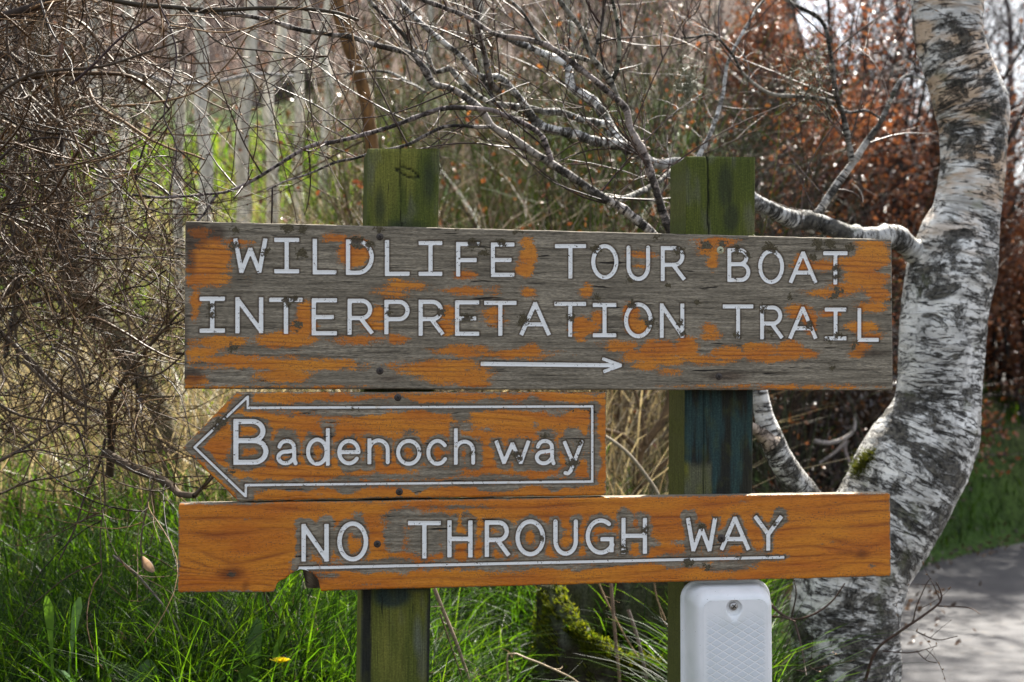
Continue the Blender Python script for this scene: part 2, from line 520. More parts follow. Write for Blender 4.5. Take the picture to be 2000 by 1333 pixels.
# ================================================================== GROUND
RY = np.array([-40, -6, 0, 3.1, 6.4, 8.8, 11, 14, 40, 140.])
RX = np.array([1.6, 1.5, 1.45, 1.55, 2.35, 4.2, 8.0, 14, 60, 240.])
def road_d(x, y):
    """positive on the sign's side of the road edge, in metres (roughly)"""
    return np.interp(y, RY, RX) - x
def road_hw(y):
    return np.interp(y, [-40, 0, 3, 6.4, 8.8, 11, 14, 40], [5, 5, 4.6, 4.0, 3.4, 3.4, 4, 8.])
ZY = np.array([-40, -3, -.8, 0, .7, 2, 4, 6, 8, 10, 14, 20, 30, 60, 140.])
ZZ = np.array([.05, .1, .2, .30, .42, .58, .95, 1.75, 2.9, 4.0, 6.0, 9.0, 13, 22, 34.])
def far_edge(x):
    return np.interp(x, RX, RY)
def ground(x, y):
    d = road_d(x, y)
    base = np.interp(y, ZY, ZZ)
    hill = np.maximum(base - .8, 0) * (1 - sstep(-1.2, 2.6, x - .2 * (y + 2.8)))
    low = np.minimum(base, .8) * (1 - .5 * sstep(-.75, -.1, x) * (1 - sstep(1.5, 3.5, y)))
    z = low * sstep(0.02, .9, d) + hill * sstep(.0, 2.5, d)
    z = z + .10 * (fbm2(x * .9, y * .9, 3) - .5) * sstep(.1, 1, d)
    return z

def lin(*seg):
    return np.unique(np.concatenate([np.linspace(*s) for s in seg]))
gx = lin((-160, -12, 30), (-12, -3, 46), (-3, 3, 121), (3, 14, 56), (14, 160, 30))
gy = lin((-60, -4, 15), (-4, 6, 160), (6, 20, 90), (20, 220, 50))
GX, GY = np.meshgrid(gx, gy, indexing='ij')
GZ = ground(GX, GY)
far = np.maximum(np.abs(GX), GY) > 100
soil = np.array([.035, .027, .018]); litter = np.array([.10, .064, .048]); green = np.array([.05, .10, .016])
gpatch = fbm2(GX * .5 + 3, GY * .5, 3)
w1 = sstep(5.5, 9, GY)[..., None]
gc = soil * (1 - w1) + litter * w1
w2 = (sstep(.40, .52, gpatch) * (1 - sstep(8.5, 10.5, GY)) * sstep(3, 5, GY))[..., None]
gc = gc * (1 - w2) + green * w2
i = np.arange(len(gx) - 1)[:, None] * len(gy) + np.arange(len(gy) - 1)[None]
gq = np.stack([i, i + len(gy), i + len(gy) + 1, i + 1], -1).reshape(-1, 4)
tag(mk('ground', np.stack([GX, GY, GZ], -1).reshape(-1, 3), gq, M['ground'], None, {'col': rgba(gc.reshape(-1, 3))}, True), kind='structure')
# road: a sheet just above the ground
ry = np.concatenate([np.linspace(-12, 14, 105), np.linspace(14.5, 40, 40)])
rv, rf = [], []
NC = 9
for a, y in enumerate(ry):
    xl = np.interp(y, RY, RX) + .05 * math.sin(y * 3.1) + .03 * math.sin(y * 7.7)
    for k in range(NC):
        t = k / (NC - 1)
        rv.append((xl + t * road_hw(y) * 1.0 + .02, y - t * 1.0 * max(0, min(1, (y - 5) / 4)), .006 + .03 * math.sin(math.pi * t)))
rv = np.array(rv)
i = np.arange(len(ry) - 1)[:, None] * NC + np.arange(NC - 1)[None]
rf = np.stack([i, i + 1, i + NC + 1, i + NC], -1).reshape(-1, 4)
tag(mk('road', rv, rf, M['road'], None, {'col': rgba(np.full((len(rv), 3), .1))}, True), kind='structure')

# ================================================================== SIGNPOST
PSI = rad(9.5)
U3 = np.array([math.cos(PSI), math.sin(PSI), 0]); N3 = np.array([math.sin(PSI), -math.cos(PSI), 0])
def plane(px, py, off=0.0):
    """(s, z) on the sign plane (off metres behind the boards' face) seen at a pixel of the photograph"""
    r = ray(px, py); o = np.array([0, CY, CZ])
    t = (-off - o @ N3) / (r @ N3)
    p = o + r * t[..., None]
    return np.stack([p @ U3, p[..., 2]], -1)
def onplane(s, z, off=0.0):
    s = np.asarray(s, float); z = np.asarray(z, float); off = np.asarray(off, float)
    return s[..., None] * U3 + z[..., None] * np.array([0, 0, 1]) - off[..., None] * N3 if off.ndim else s[..., None] * U3 + z[..., None] * np.array([0, 0, 1]) - off * N3

sign = empty('wooden_signpost', onplane(0.0, .3, .1), 'weathered wooden signpost of three lettered boards on two green algae covered posts', 'signpost')

# ---- carved letters as strokes -------------------------------------------------
def arc(cx, cy, rx, ry, a0, a1, n=18):
    a = np.radians(np.linspace(a0, a1, n))
    return [(cx + rx * math.cos(t), cy - ry * math.sin(t)) for t in a]
GL = {
    'W': ['|', [(0, 0), (.2, 1)], [(.2, 1), (.5, .3)], [(.5, .3), (.8, 1)], [(.8, 1), (1, 0)]],
    'I': ['|', [(0, 0), (1, 0)], [(.5, 0), (.5, 1)], [(0, 1), (1, 1)]],
    'L': ['|', [(0, 0), (0, 1)], [(0, 1), (1, 1)]],
    'F': ['|', [(0, 0), (0, 1)], [(0, 0), (1, 0)], [(0, .53), (.85, .53)]],
    'E': ['|', [(0, 0), (0, 1)], [(0, 0), (1, 0)], [(0, .51), (.85, .51)], [(0, 1), (1, 1)]],
    'T': ['|', [(0, 0), (1, 0)], [(.5, 0), (.5, 1)]],
    'N': ['|', [(0, 0), (0, 1)], [(0, 0), (1, 1)], [(1, 0), (1, 1)]],
    'A': ['|', [(0, 1), (.5, 0)], [(.5, 0), (1, 1)], [(.2, .68), (.8, .68)]],
    'H': ['|', [(0, 0), (0, 1)], [(1, 0), (1, 1)], [(0, .5), (1, .5)]],
    'Y': ['|', [(0, 0), (.5, .55)], [(1, 0), (.5, .55)], [(.5, .55), (.5, 1)]],
    'O': ['~', arc(.5, .5, .5, .5, 0, 360, 33)],
    'D': ['|', [(0, 0), (0, 1)], '~', [(0, 0), (.3, 0)] + arc(.4, .5, .6, .5, 80, -80) + [(.3, 1), (0, 1)]],
    'U': ['~', [(0, 0), (0, .6)] + arc(.5, .6, .5, .4, 180, 360) + [(1, .6), (1, 0)]],
    'P': ['|', [(0, 0), (0, 1)], '~', [(0, 0), (.5, 0)] + arc(.6, .285, .4, .285, 80, -80) + [(.5, .57), (0, .57)]],
    'R': ['|', [(0, 0), (0, 1)], [(.5, .55), (1, 1)], '~', [(0, 0), (.5, 0)] + arc(.55, .27, .38, .27, 80, -80) + [(.5, .54), (0, .54)]],
    'B': ['|', [(0, 0), (0, 1)], '~', [(0, 0), (.5, 0)] + arc(.55, .235, .35, .235, 80, -80) + [(.5, .47), (0, .47)],
          '~', [(0, .47), (.55, .47)] + arc(.6, .735, .4, .265, 80, -80) + [(.5, 1), (0, 1)]],
    'G': ['~', arc(.55, .5, .55, .5, 52, 330, 26) + [(1, .84)], '|', [(1, .58), (1, .92)], [(.62, .58), (1, .58)]],
    'a': ['~', [(.06, .26)] + arc(.45, .28, .38, .28, 150, 0, 12) + [(.84, .4), (.84, .82), (.92, 1)],
          '~', [(.84, .42), (.5, .48)] + arc(.38, .74, .38, .26, 100, 330, 16) + [(.84, .76)]],
    'd': ['|', [(1, 0), (1, 1)], '~', arc(.47, .64, .47, .36, 0, 360, 26)],
    'e': ['~', [(.02, .5), (1, .5)] + arc(.5, .5, .5, .5, 0, 325, 28)],
    'n': ['|', [(0, 0), (0, 1)], '~', [(0, .4)] + arc(.5, .42, .5, .42, 165, 0, 14) + [(1, .5), (1, 1)]],
    'o': ['~', arc(.5, .5, .5, .5, 0, 360, 30)],
    'c': ['~', arc(.52, .5, .52, .5, 38, 325, 26)],
    'h': ['|', [(0, 0), (0, 1)], '~', [(0, .6)] + arc(.5, .63, .5, .28, 165, 0, 14) + [(1, .66), (1, 1)]],
    'w': ['|', [(0, 0), (.24, 1)], [(.24, 1), (.5, .1)], [(.5, .1), (.76, 1)], [(.76, 1), (1, 0)]],
    'y': ['|', [(0, 0), (.5, .66)], '~', [(1, 0), (.5, .72), (.36, .92), (.2, 1), (.05, .98)]],
}
def strokes(text, hw):
    """text: list of (glyph, x0, x1, y0, y1) in photograph pixels -> straight segments and curve segments"""
    S, Cv = [], []
    for g, x0, x1, y0, y1 in text:
        mode = '|'
        for it in GL[g]:
            if it in ('|', '~'):
                mode = it; continue
            p = [(x0 + hw + u * (x1 - x0 - 2 * hw), y0 + hw + v * (y1 - y0 - 2 * hw)) for u, v in it]
            if mode == '|': S.append((p[0], p[1], hw))
            else:
                for a, b in zip(p[:-1], p[1:]): Cv.append((a, b, hw))
    return S, Cv
def sdf(s, z, S, Cv):
    d = np.full(s.shape, 1.0)
    for lst, butt in ((S, True), (Cv, False)):
        for a, b, hw in lst:
            h = hw * .00098
            pa = plane(*a); pb = plane(*b)
            c = (pa + pb) / 2; v = pb - pa; L = np.linalg.norm(v)
            if L < 1e-6: continue
            v = v / L
            m = (np.abs(s - c[0]) < L / 2 + .05) & (np.abs(z - c[1]) < L / 2 + .05)
            if not m.any(): continue
            ds = s[m] - c[0]; dz = z[m] - c[1]
            al = np.abs(ds * v[0] + dz * v[1]) - L / 2; pe = np.abs(-ds * v[1] + dz * v[0])
            if butt:
                ext = h if (abs(v[0]) < .15 or abs(v[1]) < .15) else h * .55
                al = al - ext; pe = pe - h
                q = np.hypot(np.maximum(al, 0), np.maximum(pe, 0)) + np.minimum(np.maximum(al, pe), 0)
            else:
                q = np.hypot(np.maximum(al, 0), pe) - h
            d[m] = np.minimum(d[m], q)
    return d

def blobs(s, z, lst):
    """soft union of ellipses (cx, cy, rx, ry): about +1 inside, 0 at the rim, falling outside"""
    f = np.full(s.shape, -2.0)
    for cx, cy, rx, ry in lst:
        c = plane(cx, cy)
        wx = rx * .001; wz = ry * .001
        q = np.sqrt(((s - c[0]) / wx) ** 2 + ((z - c[1]) / wz) ** 2)
        sc = min(wx, wz) / .010
        f = np.maximum(f, np.clip((1 - q) * min(sc, 2.2), -2, 1.2))
    return f

def board(name, label, top, bot, S, Cv, maskfn, lich, stain_shade, grainfn, mat='varnish', res=.002, thick=.038, bite=None):
    T = plane(*np.array(top, float).T); B = plane(*np.array(bot, float).T)
    s0 = (T[0, 0] + B[0, 0]) / 2; s1 = (T[-1, 0] + B[-1, 0]) / 2
    nu = int((s1 - s0) / res) + 1
    ss = np.linspace(s0, s1, nu)
    zt = np.interp(ss, T[:, 0], T[:, 1]); zb = np.interp(ss, B[:, 0], B[:, 1])
    rr = .004
    for e in (ss - s0, s1 - ss):                                  # slightly rounded corners
        k = np.clip(rr - e, 0, rr); dz = rr - np.sqrt(rr * rr - k * k)
        if zt[0] - zb[0] > .02: zt = zt - dz; zb = zb + dz
        elif e is not None and e[0] > .1: zt = zt - dz; zb = zb + dz
    zt = zt + .0012 * (fbm2(ss * 40, ss * 0 + 3) - .5); zb = zb + .0016 * (fbm2(ss * 40, ss * 0 + 9) - .5)
    nv = int((zt - zb).max() / res) + 1
    t = np.linspace(0, 1, nv)
    s = np.repeat(ss[:, None], nv, 1); z = zb[:, None] * (1 - t) + zt[:, None] * t
    sd = sdf(s, z, S, Cv)
    edge = np.minimum(np.minimum(zt[:, None] - z, z - zb[:, None]), np.minimum(s - s0, s1 - s))
    h = np.maximum(.0025 - edge, 0) ** 2 / .0025 * .9               # eased arris
    groove = np.clip(-sd + .0004, 0, .0026)
    V = onplane(s, z, h + groove)
    i = np.arange(nu - 1)[:, None] * nv + np.arange(nv - 1)[None]
    q = np.stack([i, i + nv, i + nv + 1, i + 1], -1).reshape(-1, 4)
    uv = np.stack([s, z, np.zeros_like(s)], -1)
    A = {'uvw': uv, 'mask': maskfn(s, z, sd, edge), 'grain': grainfn(s, z), 'lich': blobs(s, z, [(x, y, r * .95, r * .8) for x, y, r in lich]) + .10,
         'stain_shade': np.maximum(np.clip(blobs(s, z, stain_shade), 0, 1) * .75, .8 * np.exp(-((sd - .0006) / .0016) ** 2))}  # stains, plus groove dirt that also paints in the edges' shadow lines
    # sides and back
    idx = np.concatenate([np.arange(nu) * nv, (nu - 1) * nv + np.arange(1, nv), np.arange(nu - 2, -1, -1) * nv + nv - 1, np.arange(nv - 2, 0, -1)])
    Vf = V.reshape(-1, 3); nF = len(Vf)
    zb2 = zb if bite is None else bite(ss, zb)
    sb = s; zz = zb2[:, None] * (1 - t) + zt[:, None] * t
    Vb = onplane(sb, zz, thick).reshape(-1, 3)
    ring = Vb[idx]; midr = Vf[idx] * .3 + ring * .7
    n = len(idx); k = np.arange(n); k2 = (k + 1) % n
    f1 = np.stack([idx[k], nF + k, nF + k2, idx[k2]], -1)
    f2 = np.stack([nF + k, nF + n + k, nF + n + k2, nF + k2], -1)
    bt = nF + n + np.arange(nu); tp = nF + n + (nu - 1 + nv - 1) + np.arange(nu)[::1]
    top_ids = nF + n + (nu - 1) + (nv - 1) + (nu - 1 - np.arange(nu))
    fb = np.stack([bt[:-1], top_ids[:-1], top_ids[1:], bt[1:]], -1)
    Vall = np.concatenate([Vf, midr, ring])
    attrs = {}
    for kx, a in A.items():
        a = a.reshape(nF, -1) if a.ndim == 3 else a.reshape(nF)
        ext = a[idx].copy()
        if kx == 'mask': ext1 = np.minimum(ext, -.6); attrs[kx] = np.concatenate([a, ext1, ext1])
        elif kx == 'uvw':
            e1 = ext + np.array([0, .03, 0]); e2 = ext + np.array([0, .06, 0]); attrs[kx] = np.concatenate([a, e1, e2])
        else: attrs[kx] = np.concatenate([a, ext, ext])
    o = mk(name, Vall, [q, f1, f2, fb], M[mat], sign, attrs, False)
    o.data.polygons.foreach_set('use_smooth', np.concatenate([np.ones(len(q), bool), np.zeros(len(f1) + len(f2) + len(fb), bool)]))
    o['label'] = label
    # lettering: the painted floor of the grooves
    keep = (sd < .0012)
    kf = keep.reshape(-1)[q].any(1)
    lq = q[kf]; used = np.unique(lq); mp = np.full(nF, -1); mp[used] = np.arange(len(used))
    depth = .0012 + .0010 * np.clip((-sd - .0008) / .005, 0, 1)
    Vl = onplane(s, z, depth).reshape(-1, 3)[used]
    la = {kx: (a.reshape(nF, -1) if a.ndim == 3 else a.reshape(nF))[used] for kx, a in A.items() if kx in ('uvw', 'lich')}
    mk('lettering', Vl, mp[lq], M['paint'], o, la, True)
    return o

def screw(px, py, parent, r=.0052, off=0.0, light=False):
    c = plane(px, py); n = 20
    th = np.arange(n) / n * 2 * np.pi
    prof = [(r * 1.45, .0002), (r * 1.1, -.0006), (r, -.0014), (r * .6, -.0019), (0.001, -.0019)]
    V = []
    for q, d in prof:
        V.append(onplane(c[0] + np.cos(th) * q, c[1] + np.sin(th) * q, np.full(n, off + d)))
    V = np.concatenate(V)
    a = np.arange(n); b = (a + 1) % n
    Fq = np.concatenate([np.stack([a + k * n, b + k * n, b + (k + 1) * n, a + (k + 1) * n], -1) for k in range(len(prof) - 1)])
    cx = [V]; fx = [Fq]; base = len(V)
    # cross recess, two dark slots standing a hair proud
    col = np.tile([.05, .04, .035] if not light else [.42, .42, .28], (len(V), 1)); cols = [col]
    for ang in (.5, .5 + math.pi / 2):
        d = np.array([math.cos(ang), math.sin(ang)]) * r * .62; e = np.array([-math.sin(ang), math.cos(ang)]) * r * .13
        pts = np.array([d + e, d - e, -d - e, -d + e])
        cx.append(onplane(c[0] + pts[:, 0], c[1] + pts[:, 1], np.full(4, off - .0022 - .0001 * ang)))
        fx.append(np.arange(4)[None] + base); base += 4
        cols.append(np.tile([.008, .007, .006], (4, 1)))
    mk('screw', np.concatenate(cx), fx, M['twig'], parent, {'col': rgba(np.concatenate(cols)), 'uvw': np.concatenate(cx)}, True)

H = 4.9
L1 = [('W', 455, 523, 463, 536), ('I', 535, 585, 464, 535), ('L', 610, 658, 466, 537), ('D', 675, 731, 467, 538), ('L', 751, 801, 468, 540),
      ('I', 817, 865, 470, 540), ('F', 890, 938, 472, 541), ('E', 958, 1006, 473, 542), ('T', 1083, 1146, 476, 545), ('O', 1154, 1209, 476, 547),
      ('U', 1223, 1271, 479, 550), ('R', 1290, 1341, 480, 550), ('B', 1420, 1467, 484, 552), ('O', 1480, 1533, 486, 556), ('A', 1540, 1598, 489, 556),
      ('T', 1607, 1657, 490, 557)]
L2 = [('I', 389, 440, 579, 651), ('N', 459, 515, 580, 652), ('T', 525, 592, 581, 653), ('E', 608, 659, 582, 656), ('R', 678, 731, 583, 655),
      ('P', 750, 801, 585, 654), ('R', 817, 869, 585, 657), ('E', 888, 937, 586, 657), ('T', 945, 1010, 587, 657), ('A', 1014, 1077, 588, 658),
      ('T', 1082, 1146, 589, 659), ('I', 1157, 1205, 591, 660), ('O', 1218, 1276, 590, 662), ('N', 1288, 1338, 592, 661), ('T', 1411, 1473, 594, 662),
      ('R', 1484, 1532, 596, 664), ('A', 1539, 1598, 597, 665), ('I', 1610, 1655, 600, 666), ('L', 1674, 1718, 601, 669)]
S, Cv = strokes(L1 + L2, H)
S += [((943, 711), (1208, 714), 5), ((1213, 714), (1178, 701), 4.2), ((1213, 714), (1180, 726), 4.2)]
ORANGE = [(410, 500, 36, 34), (400, 528, 38, 12), (402, 547, 46, 11), (383, 590, 8, 26), (388, 455, 20, 10), (692, 488, 30, 26), (660, 465, 22, 8), (690, 505, 24, 18),
          (1030, 478, 12, 18), (1034, 500, 19, 20), (1027, 525, 18, 14), (790, 558, 34, 9), (765, 577, 22, 6), (910, 538, 20, 8), (912, 568, 40, 7), (1032, 572, 12, 8), (462, 475, 22, 6),
          (595, 612, 14, 24), (592, 640, 26, 18), (560, 664, 50, 14), (738, 614, 14, 14), (730, 636, 20, 9), (700, 664, 42, 8), (776, 664, 17, 7), (876, 612, 16, 16), (874, 640, 16, 14),
          (965, 610, 20, 9), (968, 628, 16, 9), (1145, 569, 12, 12), (1134, 625, 14, 8), (1140, 640, 26, 14), (1132, 655, 12, 9), (1232, 612, 16, 20), (1245, 640, 22, 14), (1168, 620, 12, 12),
          (1388, 642, 12, 9), (1390, 656, 16, 9), (1560, 606, 22, 14), (1582, 630, 14, 20), (1620, 612, 16, 7), (1700, 600, 30, 9), (1685, 640, 30, 10), (1702, 655, 20, 6),
          (1705, 500, 34, 28), (1680, 515, 48, 16), (1690, 545, 46, 18), (1655, 562, 40, 11), (1715, 575, 28, 14), (1600, 520, 40, 9), (1565, 512, 14, 16), (1615, 572, 36, 8), (1700, 478, 30, 9),
          (1400, 472, 34, 8), (1385, 490, 20, 10), (1392, 513, 10, 14), (1250, 497, 18, 5), (1252, 520, 12, 5),
          (425, 668, 50, 10), (395, 690, 34, 10), (455, 700, 80, 8), (560, 713, 120, 11), (555, 732, 52, 13), (640, 712, 48, 10),
          (860, 715, 80, 11), (885, 735, 70, 16), (840, 725, 50, 12), (920, 748, 36, 9), (1000, 692, 60, 7), (1037, 686, 20, 15), (900, 684, 50, 9), (930, 692, 40, 6),
          (1215, 676, 30, 9), (1240, 695, 30, 8), (1290, 684, 40, 20), (1340, 682, 26, 24), (1300, 704, 55, 9), (1262, 714, 22, 8), (1380, 704, 40, 7), (1430, 692, 38, 14), (1480, 684, 40, 17),
          (1545, 684, 26, 18), (1500, 700, 50, 7), (1580, 690, 18, 7), (1682, 678, 18, 10), (1672, 690, 14, 7), (1310, 727, 10, 4),
          (1500, 758, 110, 5), (1640, 758, 50, 4), (380, 745, 22, 9), (410, 758, 60, 4), (620, 760, 60, 4)]
def mask_top(s, z, sd, edge):
    f = blobs(s, z, ORANGE) * .55 + .0
    f = f + .6 * (fbm2(s * 34, z * 62, 4) - .5)
    return np.where((edge < .004), f - .2, f)
def grain_top(s, z):
    return z * 100 + 3.4 * fbm2(s * 2.0, z * 12, 4) + .9 * fbm2(s * 8, z * 40, 3)
LT = [(457, 480, 9), (458, 450, 7), (562, 445, 12), (590, 447, 9), (588, 495, 11), (518, 492, 8), (697, 473, 13), (720, 480, 10), (925, 478, 12), (945, 492, 8), (980, 475, 8),
      (412, 600, 7), (414, 613, 7), (560, 590, 10), (578, 583, 6), (580, 636, 9), (455, 681, 9), (862, 610, 9), (912, 622, 10), (1022, 625, 12), (740, 447, 8), (1163, 487, 9), (1325, 490, 10),
      (1380, 480, 11), (1410, 475, 8), (1285, 465, 6), (1440, 487, 8), (1460, 498, 7), (1500, 481, 10), (1512, 488, 9), (1598, 477, 13), (1622, 476, 12), (1660, 484, 9), (1590, 502, 8),
      (1633, 525, 7), (1634, 540, 6), (1638, 568, 10), (1628, 580, 8), (1235, 595, 9), (1272, 632, 10), (1166, 583, 8), (1490, 604, 8), (1581, 637, 10), (1440, 656, 7), (1638, 655, 7), (1620, 665, 6),
      (1230, 549, 6), (1305, 560, 5), (1670, 674, 7), (1625, 718, 7), (1114, 620, 7), (1331, 652, 7), (1330, 630, 6), (1545, 578, 5), (890, 445, 6), (1010, 450, 7), (760, 610, 5), (1504, 650, 5), (1360, 590, 5)]
b1 = board('board', 'top grey board reading WILDLIFE TOUR BOAT INTERPRETATION TRAIL with peeling orange varnish',
           [(361, 432), (1743, 468)], [(361, 760), (1743, 763)], S, Cv, mask_top, LT,
           [(380, 460, 40, 35), (420, 455, 26, 20), (372, 510, 16, 40), (360, 650, 10, 80), (375, 735, 30, 20), (1700, 690, 60, 12), (760, 740, 40, 10), (1420, 735, 60, 16)], grain_top, 'board')
for x, y in ((742, 463), (742, 725), (1404, 736)): screw(x, y, b1)
screw(1407, 489, b1, .0055, 0, True)

# ---- arrow board
S, Cv = strokes([('B', 455, 525, 818, 909)], 5.6)
s2, c2 = strokes([('a', 539, 585, 857, 910), ('d', 597, 645, 836, 911), ('e', 658, 705, 857, 910), ('n', 717, 762, 856, 908), ('o', 773, 824, 857, 911),
                  ('c', 832, 876, 857, 911), ('h', 886, 929, 836, 909), ('w', 965, 1037, 858, 909), ('a', 1044, 1089, 857, 910), ('y', 1098, 1141, 859, 930)], 4.6)
S += s2; Cv += c2
bw = 3.1
S += [((484, 797), (1157, 794), bw), ((1157, 794), (1157, 941), bw), ((480, 948), (1157, 941), bw), ((484, 776), (484, 797), bw), ((480, 948), (480, 969), bw)]
Cv += [((380, 874), (484, 775), bw), ((380, 874), (479, 969), bw)]
GREY2 = [(500, 790, 30, 10), (470, 812, 26, 12), (1120, 800, 40, 8), (1045, 830, 10, 10), (900, 808, 26, 20), (905, 835, 34, 14), (640, 822, 34, 9), (650, 806, 16, 10), (760, 932, 90, 13),
         (850, 925, 70, 18), (560, 850, 26, 16), (520, 882, 16, 26), (1120, 848, 26, 22), (1145, 880, 12, 30), (890, 770, 300, 5), (1150, 772, 40, 7), (700, 768, 50, 9), (570, 815, 12, 7),
         (720, 850, 26, 10), (800, 845, 34, 8), (690, 885, 18, 10), (870, 905, 60, 10), (930, 880, 20, 30), (445, 893, 8, 20), (1010, 872, 28, 24), (470, 948, 20, 8), (1080, 962, 30, 4), (620, 966, 16, 5), (525, 938, 14, 5),
         (1070, 845, 30, 12), (950, 838, 24, 9)]
def mask_orange(greys, halo, bias):
    def f(s, z, sd, edge):
        g = blobs(s, z, greys) * .55
        w = halo * (.25 + 1.5 * fbm2(s * 22 + 5, z * 22, 3) ** 1.5)
        hal = np.clip((w - sd) / .008, -1.5, 1) * .55
        e = np.clip((.004 - edge) / .004, -2, 1) * .35
        m = -np.maximum(np.maximum(g, hal), e) + bias
        return np.clip(m, -1, .75) + .45 * (fbm2(s * 14, z * 60 + 4, 3) - .5)
    return f
def grain2(s, z):
    zz = z + .012 * np.sin((s + .2) * 3.0) - .02 * np.exp(-((s + .62) / .14) ** 2)
    return zz * 75 + 4.0 * fbm2(s * 1.6 + 8, z * 9, 4) + .8 * fbm2(s * 8, z * 30, 2)
b2 = board('board', 'orange arrow shaped board pointing left reading Badenoch way in white',
           [(357, 874), (462, 766), (1184, 766)], [(357, 874), (464, 979), (1184, 968)], S, Cv,
           mask_orange(GREY2, .016, .22), [(430, 826, 10), (439, 820, 7), (422, 834, 6), (1010, 888, 8), (1013, 895, 7), (1118, 905, 10), (822, 878, 3.2), (1131, 866, 6), (923, 884, 6), (692, 798, 5), (1062, 852, 5), (450, 922, 4)],
           [(430, 835, 16, 10), (445, 962, 10, 8)], grain2)
screw(777, 777, b2); screw(780, 961, b2)

# ---- lower board with a bite out of its lower edge
S, Cv = strokes([('N', 588, 643, 1023, 1098), ('O', 658, 720, 1018, 1098), ('T', 796, 862, 1017, 1092), ('H', 873, 924, 1016, 1090), ('R', 946, 998, 1016, 1089),
                 ('O', 1006, 1066, 1014, 1088), ('U', 1080, 1130, 1014, 1087), ('G', 1143, 1200, 1012, 1085), ('H', 1213, 1265, 1011, 1083), ('W', 1339, 1402, 1009, 1080),
                 ('A', 1405, 1467, 1007, 1078), ('Y', 1471, 1531, 1005, 1077)], 5.1)
S += [((586, 1110), (1530, 1089), 3.6)]
GREY3 = [(830, 1050, 50, 50), (790, 1012, 50, 24), (770, 1045, 26, 40), (660, 1100, 60, 9), (760, 1096, 70, 12), (700, 1030, 16, 40), (1425, 1106, 85, 14), (1470, 1098, 60, 7), (1605, 1064, 22, 6), (1625, 1060, 14, 7),
         (1690, 1054, 11, 5), (1558, 988, 9, 6), (720, 985, 40, 4), (900, 990, 60, 5), (1330, 1060, 26, 10), (1220, 1000, 20, 12), (1420, 1050, 30, 26), (1450, 980, 12, 4), (1700, 1106, 12, 8), (560, 1040, 5, 3),
         (640, 1125, 40, 8), (900, 1112, 90, 7), (1080, 1040, 30, 20), (480, 1015, 6, 3), (590, 1130, 22, 14), (451, 1121, 11, 10), (451, 1121, 11, 10), (1683, 1083, 7, 7), (1010, 1120, 60, 4), (1270, 1060, 26, 14), (1590, 978, 10, 3), (730, 1142, 40, 4)]
def grain3(s, z):
    k = plane(451, 1121); k2 = plane(1683, 1083)
    zz = z + .02 * np.sin((s + .1) * 2.2 + 1)
    out = zz * 48 + 3.6 * fbm2(s * 1.5 + 2, z * 8, 4) + .8 * fbm2(s * 7, z * 26, 2)
    for (kx, kz), a, wx, wz in ((k, 1.9, .13, .055), (k2, 1.2, .07, .03)):
        r = ((s - kx) / wx) ** 2 + ((z - kz) / wz) ** 2
        out = out + a * np.exp(-r) * 2.0 * np.sign(z - kz + 1e-6) * (1 - np.exp(-np.abs(z - kz) / .02)) + 1.2 * np.exp(-r * 9)
    return out
botpx = [(348, 1158), (535, 1157), (538, 1150), (541, 1140), (549, 1134), (557, 1131), (566, 1123), (578, 1116), (586, 1112), (598, 1114), (608, 1119), (617, 1127), (623, 1138), (625, 1146), (622, 1154), (1741, 1126)]
botpx[-2] = (626, 1155)
def bite_back(ss, zb):
    p = [plane(x, y) for x, y in ((348, 1158), (535, 1157), (538, 1150), (541, 1140), (549, 1134), (557, 1131), (566, 1123), (578, 1116), (586, 1112), (592, 1120), (596, 1138), (599, 1155), (1741, 1126))]
    p = np.array(p)
    return np.interp(ss, p[:, 0], p[:, 1])
b3 = board('board', 'lowest orange board reading NO THROUGH WAY with a bite missing from its lower edge',
           [(348, 984), (1739, 963)], botpx, S, Cv, mask_orange(GREY3, .015, .23),
           [(1370, 1030, 7), (1260, 1035, 8), (1217, 1068, 7), (1218, 1078, 6), (1514, 1024, 6), (1345, 1100, 11), (1380, 1107, 6), (1060, 1052, 5), (1445, 1090, 4), (1500, 1088, 4)],
           [(451, 1121, 34, 17), (451, 1121, 26, 13), (1683, 1083, 24, 14), (1660, 1080, 40, 8), (610, 1135, 20, 18), (480, 1145, 10, 14), (1440, 1112, 40, 8), (640, 1088, 5, 4)], grain3, bite=bite_back)
screw(737, 1063, b3); screw(1409, 1052, b3, .006)

